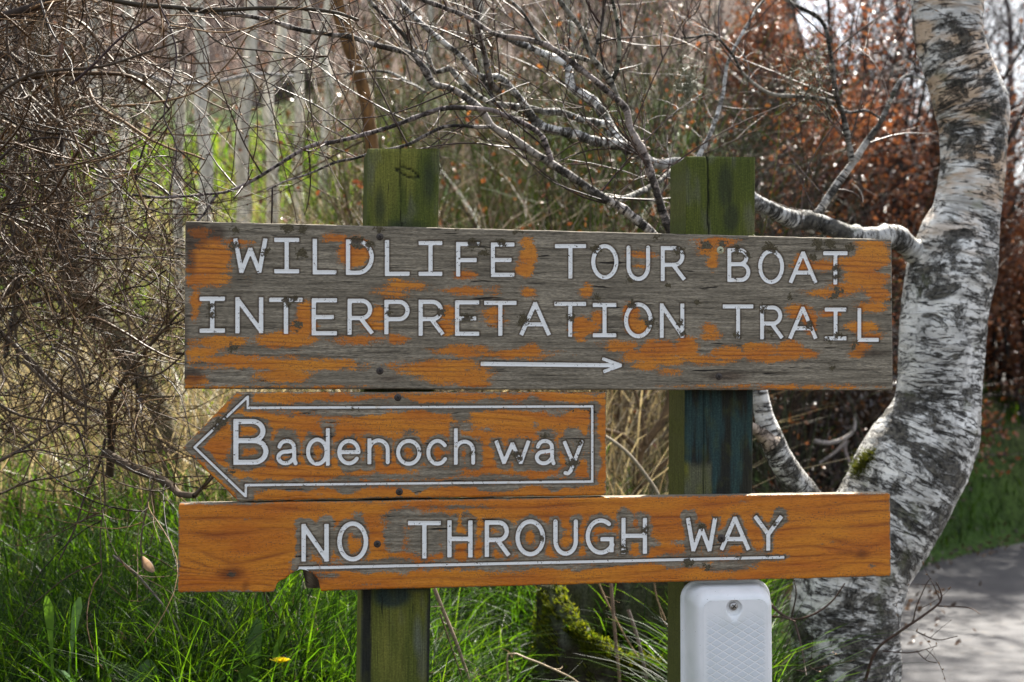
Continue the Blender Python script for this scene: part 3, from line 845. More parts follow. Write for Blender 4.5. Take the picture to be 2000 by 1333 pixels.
# ---- posts
def post(label, tl, tr, bl, br, depth, colfn, crack, off=.0405):
    q = [plane(*p, off) for p in (tl, tr, bl, br)]
    # carry the lines on down into the ground
    ext = lambda a, b, zt: a + (b - a) * ((zt - a[1]) / (b[1] - a[1]))
    bl2 = ext(q[0], q[2], .12); br2 = ext(q[1], q[3], .12)
    res = .0026
    nu = int((q[1][0] - q[0][0]) / res); nv = int((q[0][1] - .12) / .004)
    u = np.linspace(0, 1, nu)[:, None]; t = np.linspace(0, 1, nv)[None]
    s = (q[0][0] * (1 - u) + q[1][0] * u) * (1 - t) + (bl2[0] * (1 - u) + br2[0] * u) * t
    z = (q[0][1] * (1 - u) + q[1][1] * u) * (1 - t) + .12 * t + .001 * (fbm2(u * 40, u * 0 + tl[0]) - .5) * (1 - t)
    wd = q[1][0] - q[0][0]
    ed = np.minimum(np.minimum(u, 1 - u) * wd, np.abs(q[0][1] - z))
    h = np.maximum(.004 - ed, 0) ** 2 / .004
    V, Fs, U, Cc = [], [], [], []
    n0 = 0
    def face(P, uvw, c):
        nonlocal n0
        a, b = P.shape[:2]
        i = np.arange(a - 1)[:, None] * b + np.arange(b - 1)[None] + n0
        V.append(P.reshape(-1, 3)); U.append(uvw.reshape(-1, 3)); Cc.append(c.reshape(-1, 3))
        Fs.append(np.stack([i, i + b, i + b + 1, i + 1], -1).reshape(-1, 4)); n0 += a * b
    ck = crack(s, z, q)
    c = colfn(s, z, u + 0 * t, plane) * (1 - .9 * ck[..., None])
    face(onplane(s, z, off + h + ck * .003), np.stack([s, z, 0 * s], -1), c)
    nd = 40; w = np.linspace(0, 1, nd)[:, None]
    for sgn, k in ((-1, 0), (1, -1)):
        sl = np.repeat(s[k][None], nd, 0); zl = np.repeat(z[k][None], nd, 0)
        off2 = off + h[k][None] + w * depth
        ins = .004 * np.maximum(0, 1 - w * depth / .004) ** 2
        drop = (1 - t) ** 200 * 0
        P = onplane(sl + sgn * (.0035 - ins) * 0, zl - .012 * w * (t < 1e-9), off2)
        cl = colfn(sl - sgn * .0 + 3.3, zl, np.full(sl.shape, -1.0), plane)
        face(P, np.stack([np.full(sl.shape, q[0][0] + 7.0), zl, w * depth + 0 * zl], -1), cl)
    # top and back
    P = np.stack([onplane(s[:, 0], z[:, 0], off + h[:, 0] + x * depth) - np.array([0, 0, .012 * x]) for x in np.linspace(0, 1, 12)], 1)
    face(P, np.stack([np.repeat(s[:, :1], 12, 1), np.repeat(np.linspace(0, depth, 12)[None], nu, 0), np.zeros((nu, 12))], -1), np.tile([.06, .075, .02], (nu, 12, 1)))
    P = onplane(s[:, ::8], z[:, ::8], off + depth)
    face(P, np.stack([s[:, ::8], z[:, ::8], 0 * s[:, ::8] + .3], -1), np.tile([.06, .06, .04], P.shape[:2] + (1,)))
    o = mk('post', np.concatenate(V), Fs, M['post'], sign, {'uvw': np.concatenate(U), 'col': rgba(np.concatenate(Cc))}, True)
    o['label'] = label
    return o
def lerp(a, b, w):
    return np.asarray(a) * (1 - w[..., None]) + np.asarray(b) * w[..., None]
GRN, YEL, GRY, BLK, BLU = (.074, .092, .014), (.17, .17, .030), (.12, .12, .085), (.012, .013, .013), (.013, .030, .036)
def col_left(s, z, u, pl):
    a = fbm2(s * 16, z * 4 + 3, 4); b = fbm2(s * 30 + 9, z * 10, 4)
    top = z > 1.0
    c = lerp(GRN, YEL, sstep(.45, .72, a))
    c = lerp(c, GRY, sstep(.52, .72, b) * .6)
    B = blobs(s, z, [(745, 400, 16, 60), (842, 350, 16, 60), (790, 436, 60, 14)]) if (u >= 0).all() else np.full(s.shape, -1.)
    c = lerp(c, (.022, .030, .016), np.clip(B, 0, 1) * .75)
    if (u >= 0).all():
        lo = (z < .95)
        e1 = sstep(.16, .13, u + .05 * (b - .5)) * sstep(.0, .03, u); e2 = sstep(.955, .97, u + .02 * (b - .5))
        c = lerp(c, BLK, np.where(lo, np.maximum(e1, e2), 0) * .95)
        B2 = blobs(s, z, [(770, 1170, 40, 26), (800, 1150, 70, 14)]); c = lerp(c, BLU, np.clip(B2 + .3, 0, 1) * .85)
        B3 = blobs(s, z, [(820, 1250, 12, 50)]); c = lerp(c, (.16, .17, .16), np.clip(B3, 0, 1) * .6)
    return c * .95
def crack_left(s, z, q):
    x0 = plane(788, 400)[0]
    ln = np.abs(s - x0 - .006 * (fbm2(z * 30, z * 0 + 1) - .5) - .012 * (1.45 - z)) 
    c = sstep(.0018, .0004, ln) * (z > 1.38) * .8
    a = plane(775, 325); b2_ = plane(825, 340)
    t = (s - a[0]) / (b2_[0] - a[0])
    for dz in (.006, -.004):
        zz = a[1] + (b2_[1] - a[1]) * t + dz * np.sin(np.clip(t, 0, 1) * 3.14) * 1.6 + .006 * (fbm2(s * 90, s * 0 + dz * 100) - .5)
        c = np.maximum(c, sstep(.003, .001, np.abs(z - zz)) * ((t > 0) & (t < 1)))
    return c
post('left post, mossy green on top and dark stained lower down', (718, 290), (859, 291), (703, 1333), (838, 1333), .12, col_left, crack_left)
def col_right(s, z, u, pl):
    a = fbm2(s * 16 + 4, z * 4, 4); b = fbm2(s * 34, z * 12 + 7, 4)
    c = lerp(GRN, (.085, .10, .014), sstep(.42, .68, a))
    c = lerp(c, GRY, sstep(.5, .7, b) * .55)
    if (u >= 0).all():
        lo = z < 1.25
        B = blobs(s, z, [(1430, 360, 22, 60), (1440, 420, 22, 40)]); c = lerp(c, (.028, .035, .016), np.clip(B, 0, 1) * .8)
        e = sstep(.38, .42, u + .05 * (b - .5)) * sstep(.905, .93, z + .02 * (b - .5) + .03 * sstep(.85, .9, u))
        e = np.maximum(e, sstep(.84, .87, u + .03 * (b - .5)))
        e = np.maximum(e, sstep(1.085, 1.105, z + .03 * (b - .5)))
        blu = lerp(BLK, (.020, .050, .052), sstep(.45, .62, fbm2(s * 60, z * 6, 4)))
        c = np.where(lo[..., None], lerp(lerp(YEL, GRY, sstep(.45, .7, b) * .8) * .8, blu, e * .95), c)
    else:
        c = lerp(c, (.11, .115, .03), sstep(.4, .6, a) * .8)
    return c * .95
def crack_right(s, z, q):
    x0 = plane(1400, 380)[0]
    ln = np.abs(s - x0 + .004 * (z - 1.4) * 6 - .007 * (fbm2(z * 22, z * 0 + 5) - .5))
    c = sstep(.0026, .001, ln) * (z > 1.36)
    x1 = plane(1386, 860)[0]
    return np.maximum(c, sstep(.0016, .0006, np.abs(s - x1 - .003 * (fbm2(z * 20, z * 0) - .5))) * (z < 1.25) * .8)
post('right post, mossy green on top with dark blue green stains below', (1341, 305), (1476, 307), (1335, 1333), (1467, 1333), .115, col_right, crack_right)

# ================================================================== WHITE PLASTIC BOX on the right post
def rrect(w, h, r, n=10):
    """rounded rectangle outline, counter-clockwise"""
    P = []
    for cx, cz, a0 in ((w / 2 - r, h / 2 - r, 0), (-w / 2 + r, h / 2 - r, 90), (-w / 2 + r, -h / 2 + r, 180), (w / 2 - r, -h / 2 + r, 270)):
        for k in range(n):
            a = math.radians(a0 + 90 * k / (n - 1)); P.append((cx + r * math.cos(a), cz + r * math.sin(a)))
    return np.array(P)
def plastic_box():
    a = plane(1329, 1150, .034); b = plane(1503, 1130, .034)
    w = b[0] - a[0]; top = plane(1420, 1131, .034)[1] ; h = .42
    cs, czz = (a[0] + b[0]) / 2, top - h / 2
    root = empty('plastic_box', onplane(cs, czz - h / 2, .03), 'white translucent plastic box with diamond embossed cover, screwed to the right post under the boards', 'box')
    prof = [(0, 0, .038, .036), (0, 0, .038, .031), (.003, .003, .035, .030), (.006, .006, .032, .0296), (.0075, .0075, .032, .026), (.010, .010, .032, .006), (.013, .015, .031, -.012), (.017, .022, .028, -.024), (.022, .027, .024, -.029), (.028, .033, .018, -.031)]
    V, n = [], 40
    for ix, iz, r, d in prof:
        p = rrect(w - 2 * ix, h - 2 * iz, r)
        V.append(np.concatenate([p, np.full((n, 1), d)], 1))
    V = np.concatenate(V)
    a_ = np.arange(n); b_ = (a_ + 1) % n
    F1 = np.concatenate([np.stack([a_ + k * n, a_ + (k + 1) * n, b_ + (k + 1) * n, b_ + k * n], -1) for k in range(len(prof) - 1)])
    cap = (np.arange(n) + (len(prof) - 1) * n)[None]
    # front panel as a grid with a screw recess
    ix, iz = prof[-1][:2]
    gw, gh = w - 2 * ix, h - 2 * iz
    P = onplane(V[:, 0] + cs, V[:, 1] + czz, V[:, 2])
    pan = np.zeros(len(P))
    mk('cover', P, [F1], M['plastic'], root, {'uvw': np.stack([V[:, 0], V[:, 1], V[:, 2]], -1), 'panel': pan}, True)
    # panel: rings from the outline inwards to the screw recess
    c = plane(1434, 1188, -.031) - np.array([cs, czz])
    out = rrect(gw, gh, .018)
    rings = []
    rec = .0165
    n = 96; ang = np.arange(n) / n * 2 * np.pi - np.pi
    den = np.concatenate([out[k_] + (np.roll(out, -1, 0)[k_] - out[k_]) * np.linspace(0, 1, 60, endpoint=False)[:, None] for k_ in range(len(out))])
    da = np.arctan2(den[:, 1] - c[1], den[:, 0] - c[0]); od = np.argsort(da)
    out = np.stack([np.interp(ang, da[od], den[od, j_], period=2 * np.pi) for j_ in (0, 1)], -1)
    a_ = np.arange(n); b_ = (a_ + 1) % n
    circ = np.stack([c[0] + rec * np.cos(ang), c[1] + rec * np.sin(ang)], -1)
    for t in np.linspace(0, 1, 24): rings.append(np.concatenate([out * (1 - t) + circ * t, np.full((n, 1), -.031)], 1))
    for q, d in ((.97, -.0295), (.9, -.026), (.82, -.0245), (.4, -.024), (.05, -.024)):
        rings.append(np.concatenate([c + (circ - c) * q, np.full((n, 1), d)], 1))
    R = np.concatenate(rings)
    F2 = np.concatenate([np.stack([a_ + k * n, a_ + (k + 1) * n, b_ + (k + 1) * n, b_ + k * n], -1) for k in range(len(rings) - 1)])
    dist = np.hypot(R[:, 0] - c[0], R[:, 1] - c[1])
    inx = np.clip((gw / 2 - .004 - np.abs(R[:, 0])) / .006, 0, 1)
    pan = inx * np.clip((c[1] - .004 - R[:, 1]) / .04, 0, 1) * np.clip((dist - .024) / .006, 0, 1)
    o = mk('front_panel', onplane(R[:, 0] + cs, R[:, 1] + czz, R[:, 2]), F2, M['plastic'], root, {'uvw': R, 'panel': pan}, True)
    # pan-head screw
    r = .0085; prof = [(r, .0), (r, -.003), (r * .8, -.0052), (r * .4, -.0062), (.0006, -.0064)]
    V2 = []; m = 24; th = np.arange(m) / m * 2 * np.pi
    for q, d in prof: V2.append(np.stack([c[0] + q * np.cos(th), c[1] + .003 + q * np.sin(th), np.full(m, -.0245 + d)], -1))
    V2 = np.concatenate(V2); a_ = np.arange(m); b_ = (a_ + 1) % m
    F3 = np.concatenate([np.stack([a_ + k * m, a_ + (k + 1) * m, b_ + (k + 1) * m, b_ + k * m], -1) for k in range(len(prof) - 1)])
    sc = mk('screw', onplane(V2[:, 0] + cs, V2[:, 1] + czz, V2[:, 2]), F3, M['metal'], root, None, True)
    vs_, fs_ = [], []
    for kk, angl in enumerate((.9, .9 + math.pi / 2)):
        d = np.array([math.cos(angl), math.sin(angl)]) * r * .62; e = np.array([-math.sin(angl), math.cos(angl)]) * r * .1
        p = np.array([d + e, d - e, -d - e, -d + e]) + c + np.array([0, .003])
        vs_.append(onplane(p[:, 0] + cs, p[:, 1] + czz, np.full(4, -.0245 - .0068 - .0002 * kk))); fs_.append(np.arange(4)[None] + 4 * kk)
    mk('slot', np.concatenate(vs_), fs_, M['twig'], sc, {'col': rgba(np.full((8, 3), .02)), 'uvw': np.zeros((8, 3))})
plastic_box()

# ================================================================== BIRCH beside the road
def trunk_mesh(name, cx, cy, hwpx, D, parent, sides=72, step=.012, warm=None, seed=3, tone=(1, 1, 1), rough=.10, capend=False):
    P = W(np.array(cx, float), np.array(cy, float), np.array(D, float))
    R = np.array(hwpx, float) * np.array(D, float) / F
    P, R = smooth_line(P, R, step)
    k = len(P)
    T = np.gradient(P, axis=0); T /= np.linalg.norm(T, axis=1, keepdims=True)
    ref = np.array([0, 1.0, 0])
    A = np.cross(T, ref); A /= np.linalg.norm(A, axis=1, keepdims=True); B = np.cross(T, A)
    th = np.arange(sides) / sides * 2 * np.pi
    cs = np.cos(th)[None, :, None]; sn = np.sin(th)[None, :, None]
    dirv = A[:, None] * cs + B[:, None] * sn
    L = np.concatenate([[0], np.cumsum(np.linalg.norm(np.diff(P, axis=0), axis=1))])
    q = np.stack([np.cos(th)[None] * 1.3 + 0 * L[:, None], np.sin(th)[None] * 1.3 + 0 * L[:, None], (L / R.mean() * .45)[:, None] + 0 * th[None]], -1) + seed * 3.3
    q2 = np.stack([(np.cos(th)[None] * R[:, None]) * 30, (np.sin(th)[None] * R[:, None]) * 30, (L * 90)[:, None] + 0 * th[None]], -1)
    disp = 1 + rough * 2 * (fbm3(q, 3) - .5) + rough * .35 * (fbm3(q2, 3) - .5)
    V = P[:, None] + dirv * (R[:, None] * disp)[..., None]
    Uv = np.stack([np.cos(th)[None] * R[:, None], np.sin(th)[None] * R[:, None], L[:, None] + 0 * th[None] + seed], -1)
    a = np.arange(k - 1)[:, None] * sides + np.arange(sides)[None]; b = np.arange(k - 1)[:, None] * sides + (np.arange(sides)[None] + 1) % sides
    Fq = np.stack([a, b, b + sides, a + sides], -1).reshape(-1, 4)
    C = np.tile(np.asarray(tone, float), (k * sides, 1))
    wv = np.repeat(np.interp(L, [0, 1], [0, 0])[:, None], sides, 1)
    if warm is not None:
        wv = np.repeat(np.clip((P[:, 2] - warm[0]) / (warm[1] - warm[0]), 0, 1)[:, None], sides, 1)
    o = mk(name, V.reshape(-1, 3), Fq, M['birch'], parent, {'col': rgba(C), 'uvw': Uv.reshape(-1, 3), 'warm': wv.reshape(-1), 'rug': np.repeat(np.clip((1.75 - P[:, 2]) / .9, 0, 1)[:, None], sides, 1).reshape(-1)}, True)
    return o, P, R, V

DB = 4.15
tz0 = W(np.array([1650.]), np.array([1430.]), np.array([DB]))[0]
birch = empty('birch_tree', (tz0[0], tz0[1], float(ground(tz0[0], tz0[1]))), 'silver birch with curving white and black trunk and bare spreading branches behind the signpost', 'tree')
tr_rows = [(1640, 1500, 130), (1640, 1420, 112), (1648, 1333, 100), (1650, 1250, 102), (1655, 1181, 104), (1672, 1111, 106), (1712, 1040, 104), (1745, 985, 104), (1768, 935, 103), (1795, 890, 101), (1820, 840, 95),
           (1835, 790, 82), (1840, 735, 79), (1842, 670, 79), (1850, 590, 84), (1860, 530, 88), (1873, 470, 78), (1888, 420, 64), (1898, 370, 62), (1903, 315, 61), (1903, 262, 63), (1900, 215, 68), (1882, 160, 66), (1862, 105, 64),
           (1851, 65, 66), (1852, 0, 69), (1862, -90, 62), (1880, -260, 56), (1890, -520, 48), (1905, -900, 36)]
x, y, w = zip(*tr_rows)
trunk, TP, TR, TV = trunk_mesh('trunk', x, y, w, [DB] * len(x), birch, warm=(1.5, 1.85), rough=.13, sides=110, step=.008)
# moss cushion on the upper side of the bend
g = rng_(31)
mb = Bag()
sel = TV.reshape(-1, 3)
mx, my, md = pix(sel)
ok = np.where((mx > 1664) & (mx < 1712) & (my > 878) & (my < 935) & (md < DB + .2))[0]
if len(ok):
    wt = np.exp(-((mx[ok] - 1690 + .55 * (my[ok] - 905)) / 13) ** 2 - ((my[ok] - 905) / 20) ** 2); pk = g.choice(ok, 3000, p=wt / wt.sum())
    ctr = TP[np.argmin(((sel[pk][:, None] - TP[None, ::6]) ** 2).sum(2), 1) * 6]
    nrm = sel[pk] - ctr; nrm /= np.linalg.norm(nrm, axis=1, keepdims=True)
    base = sel[pk] + g.normal(0, .004, (len(pk), 3))
    tipp = base + (nrm + g.normal(0, .5, (len(pk), 3))) * g.uniform(.003, .010, (len(pk), 1))
    sd_ = g.normal(0, 1, (len(pk), 3)); sd_ /= np.linalg.norm(sd_, axis=1, keepdims=True)
    ribbons(mb, np.stack([base, tipp], 1), np.tile([.0018, .0006], (len(pk), 1)), sd_, pick(g, len(pk), [(.10, .12, .012), (.15, .15, .02), (.05, .06, .01)]))
    mb.build('moss', M['leaf'], trunk)

BR = []   # (points, radii, depth) kept for twigs
def branch(pts, w0, w1, D0, D1=None, name='branch', parent=None, tone=(.8, .8, .8), sides=14, wob=.012, seed=1, label=None, birchy=True, col=(.06, .045, .035)):
    pts = np.array(pts, float); D1 = D0 if D1 is None else D1
    n = len(pts); t = np.linspace(0, 1, n)
    D = D0 + (D1 - D0) * t
    P = W(pts[:, 0], pts[:, 1], D)
    R = (w0 + (w1 - w0) * t) / 2 * D / F
    P, R = smooth_line(P, R, .014)
    k = len(P)
    s = np.arange(k) * .22
    off = np.stack([noise2(s, np.full_like(s, seed * 3.1 + j * 7.7)) - .5 for j in range(3)], -1)
    e = np.clip(np.minimum(np.arange(k), np.arange(k)[::-1]) / 4, 0, 1)
    P = P + off * wob * e[:, None]
    s2 = np.arange(k) * .55
    R = R * (1 + .30 * (noise2(s2, s2 * 0 + seed * 1.9) - .5) + .25 * (noise2(s2 * 3, s2 * 0 + seed) > .82))
    bag = Bag()
    tubes(bag, P[None], R[None], np.asarray([tone if birchy else col]), sides)
    V = np.concatenate(bag.V); U = np.concatenate(bag.U)
    o = mk(name, V, [np.concatenate(bag.F[4])], M['birch'] if birchy else M['twig'], parent or birch,
           {'col': rgba(np.concatenate(bag.C)), 'uvw': U + seed * 1.3, 'warm': np.zeros(len(V)), 'rug': np.full(len(V), .4)}, True)
    if label: o['label'] = label
    BR.append((P, R))
    return o

branch([(1800, 500), (1770, 478), (1745, 464), (1700, 464), (1650, 454), (1590, 432), (1545, 428), (1500, 408), (1450, 375), (1400, 345), (1345, 322), (1290, 322), (1262, 312)], 48, 19, DB, 3.75, 'limb', seed=2, tone=(.72, .72, .72), sides=24, label='thick white limb reaching left from the trunk')
branch([(1265, 312), (1215, 283), (1160, 275), (1110, 262), (1060, 248), (1035, 220), (1015, 190), (985, 160), (970, 150), (935, 148), (900, 110), (850, 70), (800, 25), (765, -15)], 21, 9, 3.75, 3.5, seed=3, tone=(.95, .95, .95))
branch([(1262, 312), (1235, 300), (1196, 264), (1180, 230), (1164, 206), (1140, 185), (1119, 171), (1108, 133), (1080, 115), (1035, 94), (1000, 80), (975, 66)], 24, 12, 3.8, 3.9, seed=4, tone=(1.1, 1.1, 1.1))
branch([(1314, 470), (1300, 425), (1285, 385), (1259, 315), (1241, 266), (1220, 213), (1196, 192), (1161, 161), (1122, 129), (1087, 101), (1056, 84), (982, 68), (923, 42), (874, 21), (811, -5)], 17, 8, 3.5, 3.4, seed=5, tone=(.42, .36, .34))
branch([(1225, 222), (1205, 192), (1189, 150), (1157, 105), (1136, 60), (1105, 18), (1085, -10)], 13, 8, 3.48, 3.4, seed=6, tone=(.4, .38, .33))
branch([(1192, 158), (1203, 140), (1207, 70), (1194, -8)], 10, 7, 3.47, 3.4, seed=7, tone=(.35, .36, .28))
branch([(1160, 112), (1170, 75), (1178, 40), (1180, -6)], 8, 6, 3.46, 3.4, seed=8, tone=(.35, .33, .3))
branch([(1157, 122), (1105, 105), (1056, 84)], 9, 8, 3.46, 3.43, seed=9, tone=(.5, .48, .42))
branch([(1056, 84), (1049, 70), (1030, 40), (1014, 17), (985, -8)], 8, 6, 3.43, 3.38, seed=10, tone=(.5, .48, .45))
branch([(1280, 462), (1224, 410), (1175, 382), (1147, 366), (1109, 340), (1070, 315), (1039, 298), (1004, 270), (958, 245), (940, 217), (902, 189), (874, 172), (850, 163), (836, 140), (815, 116), (797, 105), (766, 95), (720, 82), (678, 68), (650, 68), (600, 65), (540, 45), (480, 30), (380, 20), (250, 8)], 18, 8, 3.4, 3.2, seed=11, tone=(.55, .5, .47), label='long grey branch running down from the upper left')
branch([(958, 248), (930, 248), (895, 247), (867, 250), (830, 268), (765, 287), (700, 308), (657, 316), (580, 345), (520, 372)], 8, 4, 3.3, 3.2, seed=12, tone=(.36, .32, .3))
branch([(1077, 314), (1060, 273), (1028, 245), (986, 224), (940, 215), (860, 217), (807, 231), (755, 248), (713, 262), (650, 280), (600, 290), (540, 325), (500, 350), (455, 373), (420, 382), (330, 383), (258, 381)], 11, 5, 3.35, 3.1, seed=13, tone=(.36, .30, .30), label='dark slender branch sweeping left above the top board')
branch([(425, 378), (410, 400), (398, 420), (385, 432)], 6, 4, 3.12, 3.1, seed=14, tone=(.36, .30, .30), wob=.005)
branch([(1190, 244), (1157, 238), (1095, 221), (1070, 222), (1028, 212), (990, 203), (958, 200), (926, 182), (902, 158), (878, 133)], 14, 11, 3.72, 3.6, seed=15, tone=(.9, .9, .88))
branch([(878, 133), (850, 140), (840, 120), (835, 105), (808, 98), (790, 70), (766, 46), (727, 7), (715, -8)], 11, 7, 3.6, 3.5, seed=16, tone=(.6, .58, .55))
branch([(975, 178), (960, 170), (957, 165), (947, 122), (937, 63), (926, -8)], 13, 11, 3.62, 3.5, seed=17, tone=(.3, .27, .25))
branch([(1165, 379), (1185, 386), (1210, 388), (1245, 378), (1275, 360), (1310, 335)], 11, 12, 3.42, 3.7, seed=18, tone=(.8, .78, .72))
branch([(965, 200), (950, 165), (935, 150)], 9, 8, 3.6, 3.6, seed=19, tone=(.5, .5, .47), wob=.004)
branch([(830, 180), (770, 146), (700, 141), (672, 152)], 5, 4, 3.9, 4.0, seed=20, tone=(.7, .68, .62))
# right-hand fork
branch([(1590, 430), (1601, 416), (1629, 371), (1653, 336), (1671, 308), (1702, 266), (1727, 224), (1748, 178), (1772, 150), (1812, 158)], 20, 5, 4.05, 4.1, seed=21, tone=(.62, .6, .58), label='forked branch rising right of the right post')
branch([(1664, 315), (1653, 266), (1640, 210), (1632, 189), (1625, 140), (1618, 70), (1597, 35), (1545, 5), (1500, -15)], 12, 6, 4.05, 3.95, seed=22, tone=(.38, .36, .33))
branch([(1629, 203), (1611, 196), (1559, 189), (1510, 185), (1482, 171), (1450, 140), (1430, 105), (1388, 70), (1330, 75)], 9, 4, 4.03, 3.9, seed=23, tone=(.34, .32, .28))
branch([(1476, 385), (1520, 412), (1560, 440), (1590, 452)], 13, 14, 3.95, 4.0, seed=24, tone=(.6, .58, .56))
branch([(1325, 318), (1340, 340), (1390, 255), (1410, 190), (1425, 120), (1470, 30), (1500, -12)], 11, 5, 3.9, 4.3, seed=25, tone=(.7, .7, .7))
branch([(1720, 232), (1690, 215), (1664, 220), (1640, 216)], 5, 6, 4.08, 4.06, seed=26, tone=(.5, .5, .5), wob=.004)
# second, lower stem that joins the foot of the trunk
tl_rows = [(1470, 690, 15), (1484, 770, 17), (1492, 810, 18), (1505, 850, 23), (1522, 890, 25), (1545, 930, 27), (1572, 970, 31), (1600, 1030, 38), (1618, 1100, 50), (1628, 1200, 58)]
x, y, w = zip(*tl_rows)
lo, LP, LR, LV = trunk_mesh('limb', x, y, w, [3.95, 3.95, 3.95, 3.95, 3.95, 3.97, 4.0, 4.05, 4.1, 4.15], birch, sides=40, seed=9, rough=.16)
lo['label'] = 'thin second birch stem leaning left from the foot of the trunk'
branch([(1508, 868), (1490, 850), (1474, 838), (1462, 832)], 34, 18, 3.93, 3.9, 'stub', seed=27, tone=(.55, .45, .38), wob=.003)

def twigs_from(g, lines, per_m, lmin, lmax, r0, kids=2, up=.35, k=9, curl=.10, cone=.8):
    """thin side shoots off given limbs; returns polylines with radii"""
    P0, D0, L0 = [], [], []
    for P, R in lines:
        L = np.linalg.norm(np.diff(P, axis=0), axis=1).sum()
        n = max(1, g.poisson(L * per_m))
        i = g.integers(1, len(P) - 1, max(n, 0))
        T = P[np.minimum(i + 1, len(P) - 1)] - P[i - 1]
        if len(i) == 0: continue
        T /= np.linalg.norm(T, axis=1, keepdims=True) + 1e-9
        side = g.normal(0, 1, (len(i), 3)); side -= (side * T).sum(1, keepdims=True) * T
        side /= np.linalg.norm(side, axis=1, keepdims=True)
        d = T * g.uniform(.2, 1, (len(i), 1)) + side * cone; d[:, 2] += up
        P0.append(P[i]); D0.append(d); L0.append(g.uniform(lmin, lmax, len(i)))
    if not P0: return np.zeros((0, k, 3)), np.zeros((0, k))
    P0 = np.concatenate(P0); D0 = np.concatenate(D0); L0 = np.concatenate(L0)
    V1 = vines(g, P0, D0, L0, k, curl)
    R1 = r0 * np.linspace(1, .45, k)[None] * g.uniform(.7, 1.25, (len(P0), 1))
    return V1, R1
def buds(bag, g, V, R, per, col, size=.004):
    n, k, _ = V.shape
    m = int(n * per)
    i = g.integers(0, n, m); j = g.integers(2, k, m)
    d = g.normal(0, .6, (m, 3)) + (V[i, j] - V[i, j - 1]) / np.linalg.norm(V[i, j] - V[i, j - 1], axis=1, keepdims=True)
    d /= np.linalg.norm(d, axis=1, keepdims=True)
    t = np.array([0, .35, .7, 1.0])
    L = g.uniform(.7, 1.6, m) * size * 1.8
    P = V[i, j][:, None] + d[:, None] * (t[None, :] * L[:, None])[..., None]
    tubes(bag, P, np.tile(np.array([.3, .45, .35, .05]) * size, (m, 1)), np.tile(col, (m, 1)), 4)

g = rng_(5)
tb = Bag()
V1, R1 = twigs_from(g, BR[1:26], 17, .12, .45, .0021)
tubes(tb, V1, R1, pick(g, len(V1), [(.075, .045, .035), (.05, .03, .028), (.09, .06, .045)]), 4)
V2, R2 = twigs_from(g, [(V1[i], R1[i]) for i in range(0, len(V1))], 8, .06, .25, .0013, k=7)
tubes(tb, V2, R2, pick(g, len(V2), [(.085, .045, .035), (.06, .035, .03)]), 3)
buds(tb, g, V1, R1, 2.2, (.16, .09, .03)); buds(tb, g, V2, R2, 2.0, (.18, .10, .035))
tag(tb.build('twigs', M['twig'], birch), kind='stuff')
# fine twigs at the foot, over the road
tb = Bag()
base = [[(1790, 1200), (1770, 1240), (1740, 1270), (1720, 1310), (1690, 1350)], ]
def hand(bag, pts, w0, w1, D0, D1, col, sides=5, step=.012):
    pts = np.array(pts, float); t = np.linspace(0, 1, len(pts)); D = D0 + (D1 - D0) * t
    P, R = smooth_line(W(pts[:, 0], pts[:, 1], D), (w0 + (w1 - w0) * t) / 2 * D / F, step)
    tubes(bag, P[None], R[None], np.asarray([col]), sides)
    return P, R
tw = []
for pts, w0, w1 in (([(1690, 1330), (1712, 1270), (1760, 1232), (1800, 1205), (1837, 1175), (1835, 1150), (1828, 1138)], 7, 2.5), ([(1837, 1175), (1822, 1140), (1815, 1132)], 3, 1.5), ([(1832, 1184), (1890, 1187), (1915, 1200)], 3, 1.5),
                    ([(1760, 1232), (1782, 1215), (1790, 1185), (1810, 1140), (1818, 1130)], 3.5, 1.5), ([(1790, 1234), (1830, 1250), (1870, 1243)], 3, 1.5), ([(1725, 1272), (1780, 1275), (1830, 1262)], 3, 1.5), ([(1790, 1272), (1810, 1290), (1830, 1295)], 2.5, 1.5),
                    ([(1500, 1175), (1520, 1195), (1550, 1210), (1590, 1200), (1625, 1175), (1650, 1140)], 7, 2.5), ([(1505, 1205), (1530, 1206), (1555, 1215)], 5, 3), ([(1550, 1210), (1562, 1250), (1570, 1290), (1575, 1320)], 5, 2),
                    ([(1545, 1210), (1555, 1160), (1548, 1128)], 4, 2), ([(1575, 1310), (1620, 1300), (1670, 1290)], 4, 2)):
    tw.append(hand(tb, pts, w0, w1, 3.85, 3.7, (.075, .045, .035)))
V1, R1 = twigs_from(g, tw, 14, .04, .14, .0011, k=6)
tubes(tb, V1, R1, pick(g, len(V1), [(.08, .045, .035)]), 3); buds(tb, g, V1, R1, 2, (.2, .11, .05), .004)
tag(tb.build('twigs', M['twig'], birch), 'fine leafless shoots sprouting at the foot of the trunk', kind='stuff')
# pale lichen tufts hanging on the branches
for cx, cy, rr, D in ((1580, 165, 36, 4.0), (1342, 158, 18, 4.1)):
    lb = Bag(); c = W(np.array([cx + 0.]), np.array([cy + 0.]), np.array([D]))[0]
    n = 240; p0 = c + g.normal(0, rr * .0011, (n, 3)) * np.array([.8, .5, 1.4])
    V1 = vines(g, p0, g.normal(0, 1, (n, 3)) + np.array([0, 0, -.4]), g.uniform(.02, .06, n), 6, .3)
    tubes(lb, V1, np.tile(np.linspace(.0011, .0005, 6), (n, 1)), pick(g, n, [(.30, .33, .22), (.22, .25, .16), (.38, .40, .30)]), 3)
    lb.build('lichen', M['straw'], birch)

# ================================================================== VEGETATION
def on_ground(px, D):
    """ground point straight below the line of sight of a pixel column, at distance D"""
    x = (np.asarray(px, float) - 1000) / F * D
    y = D + CY
    return np.stack([x, y, ground(x, y)], -1)

